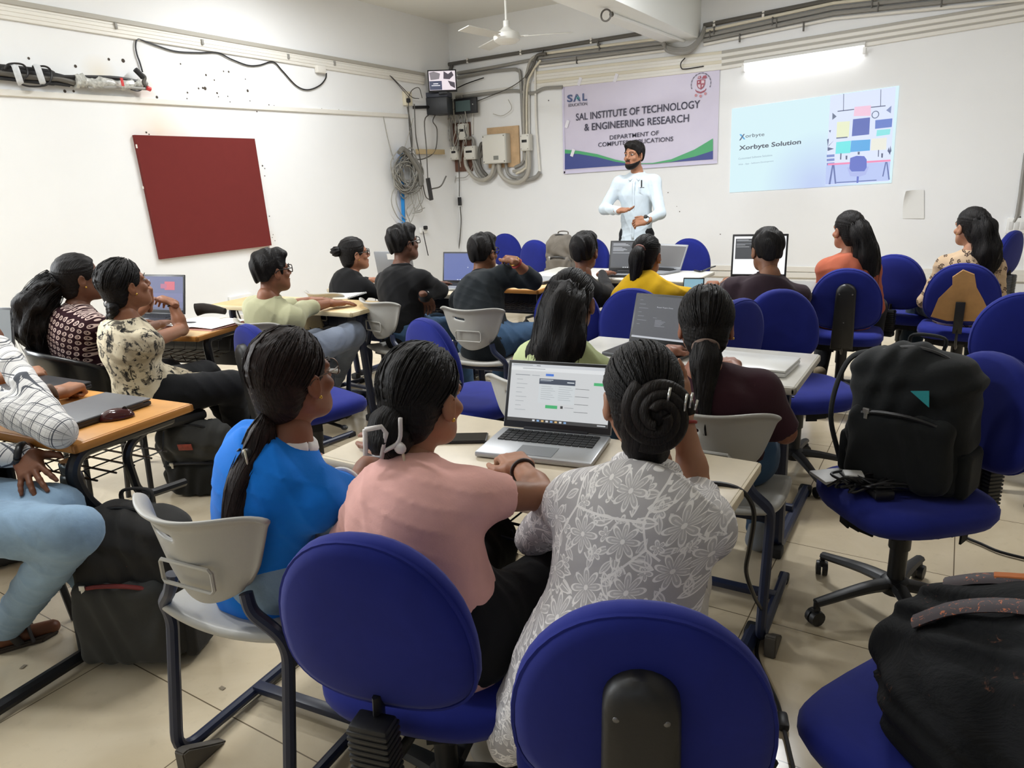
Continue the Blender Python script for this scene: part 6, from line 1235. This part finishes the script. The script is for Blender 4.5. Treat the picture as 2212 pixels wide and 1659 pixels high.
# 4 man in pale green shirt
H4 = T(586, 585, 1.06)
person('man with round glasses in pale green shirt leaning on the pale wooden desk', H4, -14, (-3.28, 2.74, .555), -4, A((-3.55, 3.22, .79), 'flat', hd=(.8, .6, 0)), A(T(712, 655, .79), 'flat', e=T(655, 668, .79), hd=(.5, 1, -.1)), '8a5b44', 'm', 2, 0, SAGE, 'half', JEANG, 'short', glass='black', legs={1: (T(762, 722, .60), T(716, 835, .14), (.9, .35, -.15)), 0: ((-3.45, 3.15, .54), (-3.45, 3.2, .1), (.1, 1, 0))}, wide=1.1, shoes='5c5c5c', extra=lambda X: collar_band(X, SAGE, .06, .012))
# 5 woman in black with bun
def bun(c, r, seed=2, coil=True):
    def fn(X):
        C = X['hl'](*c); f = []
        f.append(tail([C+np.array([0, 0, -r*.9]), C+np.array([0, 0, -r*.3]), C+np.array([0, 0, r*.4]), C+np.array([0, 0, r*.9])], lambda t: r*(.25+.8*math.sin(PI*min(1, max(0, .08+t*.86)))), 5, 3, 20, seed, .10))
        X['prt']('bun', f, X['hm'])
    return fn
H5 = T(765, 548, 1.02)
def p5x(X): bun((0, -.125, .035), .040)(X); earring(X, 1)
person('woman in black top with black glasses and small bun near the left wall', H5, -30, (-3.74, 3.76, .555), -12, A((-3.85, 4.1, .79), hd=(.2, 1, 0)), A((-3.55, 4.15, .79), hd=(-.2, 1, 0)), '9c6b52', 'f', 4, 0, BLACKT, 'long', BLKP, 'pulled', tailf=p5x, glass='black')
# 6 man in black with glasses
H6 = T(870, 525, 1.125)
person('man with black glasses in black long sleeved shirt before the blue screen laptop', H6, -16, (-3.04, 3.56, .555), -8, A((-3.2, 4.05, .79), hd=(.3, 1, 0)), A(T(917, 640, .80), 'curl', e=T(950, 628, .80), hd=(-.2, .6, -.5)), '6e4a3a', 'm', 6, 0, BLACKT, 'long', JEAND, 'short', glass='black', build=1.05, extra=lambda X: (bracelet(X, 1, M('watch_steel', '8a8a86', .3, metal=.7), .007, .033), collar_band(X, BLACKT, .06, .014)))
# 7 man with raised hand
H7 = T(1043, 545, 1.05)
person('man in dark grey shirt raising his hand to his glasses, red thread on wrist', H7, -4, (-2.40, 3.54, .555), 4, A((-2.75, 4.2, .79), hd=(.3, 1, 0)), A(T(1110, 563, 1.02), 'curl', e=T(1152, 606, .88), hd=T(1072, 530, 1.07)-T(1110, 563, 1.02), back=(.5, -.3, .8)), '84583f', 'm', 0, 0, DKGREY, 'half', JEAND, 'short', glass='black', build=1.1, legs={1: ((-2.14, 3.92, .54), (-2.12, 3.95, .1), (.2, 1, 0))}, extra=lambda X: (bracelet(X, 1, RED, .007, .031, .86), bracelet(X, 1, M('gold', 'c9a24a', .25, metal=.9), .003, .031, .97), collar_band(X, DKGREY, .06, .014)))
# 8 dark haired person by the backpack
H8 = T(1262, 543, 1.035)
person('short haired person in black shirt sitting left of the woman in yellow', H8, 8, (-2.06, 4.06, .56), 6, A((-2.45, 4.75, .79), hd=(.1, 1, 0)), A(T(1300, 592, .80), hd=(.1, 1, 0)), '7a513e', 'm', 0, 0, BLACKT, 'long', BLKP, 'short', build=.92)
# 9 woman in yellow
H9 = T(1398, 552, 1.01)
def p9x(X): cap_strands((0, -.092, .045), 120, 9, th=.0022)(X); ponytail((0, -.092, .045), [X['hl'](.0, -.135, .02), X['hl'](-.005, -.15, -.09), X['hl'](-.008, -.15, -.21), X['hl'](.0, -.14, -.33)], .038, 40, 11, band=M('band_rose', '7a5048', .8), amp=.06)(X); earring(X, 1); collar_band(X, YELLOW, .06, .012)
person('woman in yellow polo with high black ponytail facing a terminal laptop', H9, -4, (-1.56, 4.02, .56), 4, A((-1.95, 4.95, .80), 'curl', hd=(.0, 1, 0)), A((-1.30, 4.55, .79), hd=(-.3, 1, 0)), '8c5d46', 'f', 0, 0, YELLOW, 'short', BLKP, 'pulled', tailf=p9x, build=1.05)
# 10 boy in brown
H10 = T(1657, 540, 1.05)
person('boy with short hair in dark brown shirt before the white screen laptop', H10, 32, (-.93, 4.20, .56), 14, A((-1.25, 4.72, .79), 'curl', hd=(.1, 1, 0)), A((-.98, 4.78, .79), hd=(-.2, 1, 0)), '8a6048', 'm', -4, 0, BROWN, 'short', BLKP, 'short', build=1.02, extra=lambda X: collar_band(X, BROWN, .06, .014))
# 11 woman in rust
H11 = T(1832, 497, 1.09)
def long_hair(paths, seed, r0, nst=50, cap=True):
    def fn(X):
        out = [tail([X['hl'](*q) for q in pth], lambda t, r=r: r*(.9+.35*math.sin(PI*min(1, t*1.2)))*(1-.65*max(0, t-.55)/.45)*(1+.05*math.sin(15*t)), 6, 1.6, 26, seed+i, .12) for i, (pth, r) in enumerate(paths)]
        X['prt']('long_hair', out, X['hm']); X['prt']('loose_strands', merge(*[strands([X['hl'](*q) for q in pth], lambda t, r=r: r*(1.0+.25*math.sin(PI*t)), nst//len(paths), seed+9+i, .0018, 1.2) for i, (pth, r) in enumerate(paths)]), X['hm'])
    return fn
person('woman in rust orange top with long half tied black hair on the right', H11, 40, (-.57, 5.02, .56), 12, A((-.70, 5.36, .64), hd=(.3, 1, 0), pole=(-.3, -.2, -1)), A((-.46, 5.34, .64), hd=(-.4, 1, 0), pole=(.3, -.2, -1)), 'a06c54', 'f', 0, 0, RUST, 'half', BLKP, 'long', tailf=long_hair([([(0, -.07, .04), (.02, -.13, -.05), (.05, -.15, -.18), (.07, -.14, -.32), (.08, -.12, -.42)], .058), ([(.05, -.04, .02), (.08, -.08, -.08), (.10, -.11, -.22), (.10, -.10, -.36)], .040)], 21, .06), legs={1: ((-.42, 5.38, .55), (-.40, 5.05, .14), (-.1, .45, -.9)), 0: ((-.70, 5.42, .55), (-.72, 5.2, .1), (-.3, 1, 0))}, shoes='9a8a70', kurta=1, build=.95, extra=lambda X: earring(X, -1))
# 12 woman in beige print
H12 = T(2098, 490, 1.085)
person('woman in beige printed kurta with long black hair at far right', H12, 36, (.08, 5.38, .56), 10, A((-.12, 5.62, .62), 'fist', hd=(.2, .9, -.2), pole=(-.4, -.3, -1)), A((.22, 5.64, .62), hd=(-.4, 1, 0), pole=(.3, -.2, -1)), 'a87a60', 'f', 0, 0, BEIGE, 'long', NAVP, 'long', tailf=long_hair([([(0, -.06, .05), (.01, -.11, -.04), (.02, -.14, -.16), (.02, -.15, -.28), (.02, -.145, -.38)], .062), ([(.06, -.02, .02), (.075, -.06, -.08), (.08, -.10, -.2), (.07, -.12, -.34)], .045)], 31, .07), kurta=1, legs={0: ((-.16, 5.70, .55), (-.22, 5.62, .09), (-.5, .8, 0)), 1: ((.2, 5.8, .55), (.2, 5.8, .09), (0, 1, 0))}, wide=1.25, build=.96, extra=lambda X: earring(X, -1))
# 13 woman in light green with long hair
H13 = T(1237, 652, 1.03)
def p13x(X): cap_strands((0, -.12, .0), 160, 13, th=.0022)(X); long_hair([([(0, -.06, .05), (-.005, -.125, -.03), (-.01, -.15, -.15), (-.03, -.15, -.28), (-.05, -.13, -.40)], .072), ([(-.05, -.04, .0), (-.07, -.09, -.12), (-.09, -.11, -.26), (-.11, -.10, -.38)], .05)], 41, .07)(X); X['prt']('hair_clip', [tf(tube([(-.035, -.135, .0), (-.02, -.142, .012), (.0, -.145, .0), (.015, -.142, .01), (.03, -.135, -.004)], .003, 6, 5), X['MH']), tf(tube([(-.02, -.14, -.006), (.01, -.145, .016)], .0025, 6, 3), X['MH'])], M('clip_silver', 'c9c4b4', .3, metal=.8))
person('woman in light green top with long black hair and silver clip, middle row', H13, 10, (-1.27, 2.33, .555), 4, A((-1.5, 2.75, .79), hd=(.2, 1, 0)), A((-1.05, 2.70, .79), 'curl', hd=(-.2, 1, 0)), '7d533f', 'f', -4, 0, LGREEN, 'short', JEAND, 'long', tailf=p13x, build=1.02)
# 14 woman in maroon tee
H14 = T(1525, 702, 1.025)
def p14x(X): cap_strands((0, -.098, -.055), 160, 14, th=.0022)(X); ponytail((0, -.098, -.055), [X['hl'](.0, -.13, -.09), X['hl'](.0, -.15, -.2), X['hl'](.01, -.14, -.32)], .040, 50, 13, band=M('band_grey', '6e5a50', .8), amp=.08)(X); earring(X, 1)
person('woman in dark maroon tee with low ponytail working at the dark laptop', H14, 17, (-.62, 2.33, .555), 10, A((-.95, 2.72, .79), 'curl', hd=(.0, 1, 0)), A((-.66, 2.60, .79), 'flat', e=(-.40, 2.26, .68), hd=(-.6, 1, 0)), '8a5a45', 'f', -6, 0, MAROON, 'elbow', JEAND, 'pulled', tailf=p14x, build=1.1, wide=1.05, shoes='8a8f96')
# 15 woman in blue
H15 = T(632, 815, 1.05)
def p15x(X):
    hl = X['hl']; ponytail((0, -.09, -.06), [X['N']-X['fw']*.085-X['up']*.01, X['N']-X['fw']*.130-X['up']*.10+X['rt']*.025, X['N']-X['fw']*.150-X['up']*.22+X['rt']*.055, X['N']-X['fw']*.145-X['up']*.34+X['rt']*.075], .034, 90, 15, hm=HAIRB, amp=.045, taper=.45)(X); earring(X, 1); collar_band(X, WHITEB, .056, .015)
    for i in (0, 1): cuff_band(X, i, WHITEB, .595, .054, .008)
    c = X['N']-X['fw']*.10-X['up']*.015; cap_strands((0, -.09, -.06), 200, 3)(X); cl_ = X['prt']('claw_clip', [mv(box(.03, .06, .05, bev=.012), *c, rz=.5), *[mv(tube([(0, 0, 0), (-.02, .006, -.012), (-.03, .0, -.03)], .003, 6, 3), *(c+np.array([-.012, -.02+.01*k, .02-.008*k]))) for k in range(5)]], bk)
    X['prt']('clip_edge', tube([c+np.array([.018, -.03, .028]), c+np.array([.024, -.03, -.026])], .003, 6, 2), M('clip_silver', 'c9c4b4', .3, metal=.8))
person('woman in bright blue tee with white collar and long low ponytail, foreground left', H15, -2, (-1.46, 1.06, .555), -8, A((-1.50, 1.34, .72), 'fist', hd=(1, -.1, -.3), pole=(.4, -.2, -1)), A((-1.32, 1.42, .785), 'flat', e=T(770, 1048, .72), hd=(-.9, .5, 0)), '855843', 'f', 3, 0, BLUET, 'short', JEANL, 'pulled', hairm=HAIRB, tailf=p15x, glass='wire', sh=.0065, build=1.0)
# 16 woman in pink
H16 = T(912, 858, 1.03)
def p16x(X):
    cap_strands((0, -.09, -.05), 220, 4)(X); C = X['hl'](-.005, -.105, -.058); X['prt']('bun', [tail([C+np.array([0, 0, -.055]), C+np.array([0, 0, -.03]), C+np.array([.0, 0, .01]), C+np.array([.01, .02, .05])], lambda t: .048*(.30+.75*math.sin(PI*min(1, .1+t*.82))), 6, 2, 24, 5, .05)], X['hm'])
    ivory = M('clip_ivory', 'ddd6d4', .35); c = C+np.array([.012, -.052, -.005]); r_ = RT[0:3]; u_ = np.array([0, 0, 1.]); r_ = np.array([.8, .6, 0])
    q = [(-.022, .030), (.012, .034), (.020, .02), (.006, -.034), (-.026, -.024)]; q.append(q[0]); X['prt']('claw_clip', [tube([c+r_*x+u_*z for x, z in q], .0055, 8, 1), tube([c+r_*.012+u_*-.02, c+r_*.045+u_*.0, c+r_*.052+u_*.05], .005, 6, 4), sphere(.014, *(c+r_*.045+u_*-.015), (1.2, .6, 1), 10)], ivory)
    X['prt']('clip_string', tube([c+r_*.05+u_*-.02, c+r_*.054+u_*-.06, c+r_*.06+u_*-.105], .003, 6, 4), M('string_cream', 'd8c4a8', .6)); earring(X, 1); bracelet(X, 1, BEAD, .005, .028, .93); collar_band(X, PINK, .06, .010)
person('woman in pink tee with low bun and white claw clip typing on the grey laptop', H16, -1, (-.87, 1.06, .56), 6, A((-1.16, 1.22, .72), hd=(-.2, 1, 0)), A(T(1126, 1012, .80), 'curl', e=T(1172, 1072, .79), hd=T(1082, 962, .80)-T(1126, 1012, .80)), '9c6e54', 'f', -6, 0, PINK, 'short', BLKP, 'pulled', tailf=p16x, sh=.0065, sf=.44, wide=1.15, shoes='d6d2cc', legs={1: ((-.74, 1.44, .53), T(1064, 1560, .09), (-.2, 1, 0)), 0: ((-1.02, 1.46, .53), (-1.05, 1.46, .09), (0, 1, 0))})
# 17 woman in floral kurta
H17 = T(1388, 862, 1.02)
def p17x(X):
    C = X['hl'](.015, -.105, -.015); hl = X['hl']; cap_strands((.01, -.1, -.01), 240, 5)(X); f = Field(C-.1, C+.1, .005); f.add(ell(C, (.064, .050, .068)), k=.02); V = f.mesh()
    sp_ = []
    for s in range(3):
        pts = []
        for i in range(26): t = i/25; a = s*2.1+t*6.5; r = .062*(1-.75*t); pts.append(X['RH']@np.array([r*math.cos(a), -.040*t-.018, r*1.1*math.sin(a)])+C)
        sp_.append(tube(pts, lambda t: .017*(1-.4*t), 10, 2))
    X['prt']('bun', [V]+sp_, hair_mat('hair_bun', '1c1715')); silver = M('pin_silver', 'd8d8d4', .2, metal=.9)
    for x, z, l in ((.012, .028, .03), (.045, .012, .034), (.056, .016, .03), (.066, .006, .02)): X['prt']('hair_pin', tf(tube([(x+.02, -.163+abs(x)*.25, z-l/2), (x+.026, -.165+abs(x)*.25, z+l/2)], .0028, 6, 2), X['MH']), silver)
    bracelet(X, 1, RED, .004, .028, .93); X['prt']('nape_hair', tail([hl(0, -.07, -.02), hl(0, -.075, -.09), hl(0, -.06, -.13)], lambda t: .058*(1-.35*t), 6, 1, 22, 6, .06), X['hm'])
    c = X['N']; collar_band(X, FLORAL, .062, .016)
person('woman in grey kurta with white floral embroidery and big bun, foreground', H17, 27, (-.49, 1.10, .56), 16, A((-.66, 1.46, .785), hd=(.6, 1, 0)), A(T(1474, 905, .95), 'flat', e=T(1506, 1066, .80), hd=(-.18, .0, 1), back=(.9, -.3, .2)), 'a2745a', 'f', -10, 0, FLORAL, 'elbow', PALEP, 'pulled', tailf=p17x, sh=.006, kurta=2, build=.98, shoes='d6d2cc')
# 18, 19 people cut by the left edge
def p18x(X): bracelet(X, 1, bk, .012, .036, .97); collar_band(X, CHECK, .06, .012)
person('person in white checked shirt and blue jeans with sandals, cut off at left edge', (-2.86, .84, 1.20), -60, (-2.66, .76, .56), -66, A((-2.82, 1.12, 1.02), 'fist', e=T(128, 932, .795), hd=(-.1, -.2, 1), back=(.6, .6, 0)), A(T(58, 985, .705), 'spread', e=(-2.80, .62, .80), hd=(T(80, 1060, .64)-T(58, 985, .705)), back=(.1, -.5, .85)), '70452f', 'm', 0, 0, CHECK, 'long', JEANL, 'short', legs={1: (T(158, 1150, .55), T(28, 1388, .012)+Vector((0, 0, .075)), T(112, 1362, .01)-T(8, 1395, .01)), 0: (T(120, 1100, .55), (-2.45, 1.1, .1), (1, .2, 0))}, build=.98, wide=1.08, extra=p18x, shoes='bare')
def sandal(label, a, b):
    a, b = Vector(a), Vector(b); d = (b-a).normalized(); t = thing('sandal', label, 'sandal', (a.x, a.y, 0), math.atan2(-d.x, d.y)); L_ = (b-a).length
    o = [(-.035, -.02), (.035, -.02), (.045, .10), (.048, L_*.8), (.02, L_+.02), (-.03, L_+.01), (-.045, L_*.75), (-.034, .08)]; part('sole', mv((np.array(prism(o, .018, .004)[0])[:, [0, 2, 1]]*[1, 1, -1], [f[::-1] for f in prism(o, .018, .004)[1]]), 0, 0, .0), M('sandal_sole', '3a3028', .7), t)
    part('strap', tube([(-.046, L_*.62, .015), (-.03, L_*.58, .055), (.0, L_*.57, .066), (.03, L_*.58, .055), (.046, L_*.62, .015)], .020, 8, 4, sq=.3, up=(0, 1, 0)), M('sandal_strap', '2a2624', .6), t); part('strap', tube([(-.038, .05, .015), (-.03, .03, .06), (0, .02, .075), (.03, .03, .06), (.038, .05, .015)], .014, 8, 4, sq=.3), M('sandal_strap', '2a2624', .6), t)
sandal('dark brown strapped sandal on the foot at the lower left', T(8, 1395, .01), T(112, 1362, .01))
def p19x(X): bracelet(X, 1, M('cord_brown', '4a3626', .8), .009, .034, .90)
person('person cut off at left edge resting two fists on the orange desk', (-3.62, .72, 1.20), -10, (-3.55, .75, .56), -12, A(T(34, 812, .79), 'fist', hd=(T(105, 800, .79)-T(34, 812, .79)), back=(.2, -.3, 1), e=T(-90, 840, .78)), A(T(122, 850, .795), 'fist', e=T(20, 878, .79), hd=(T(180, 828, .80)-T(122, 850, .795)), back=(.1, -.2, 1)), '93664c', 'm', 0, 0, DKGREY, 'short', BLKP, 'short', extra=p19x)
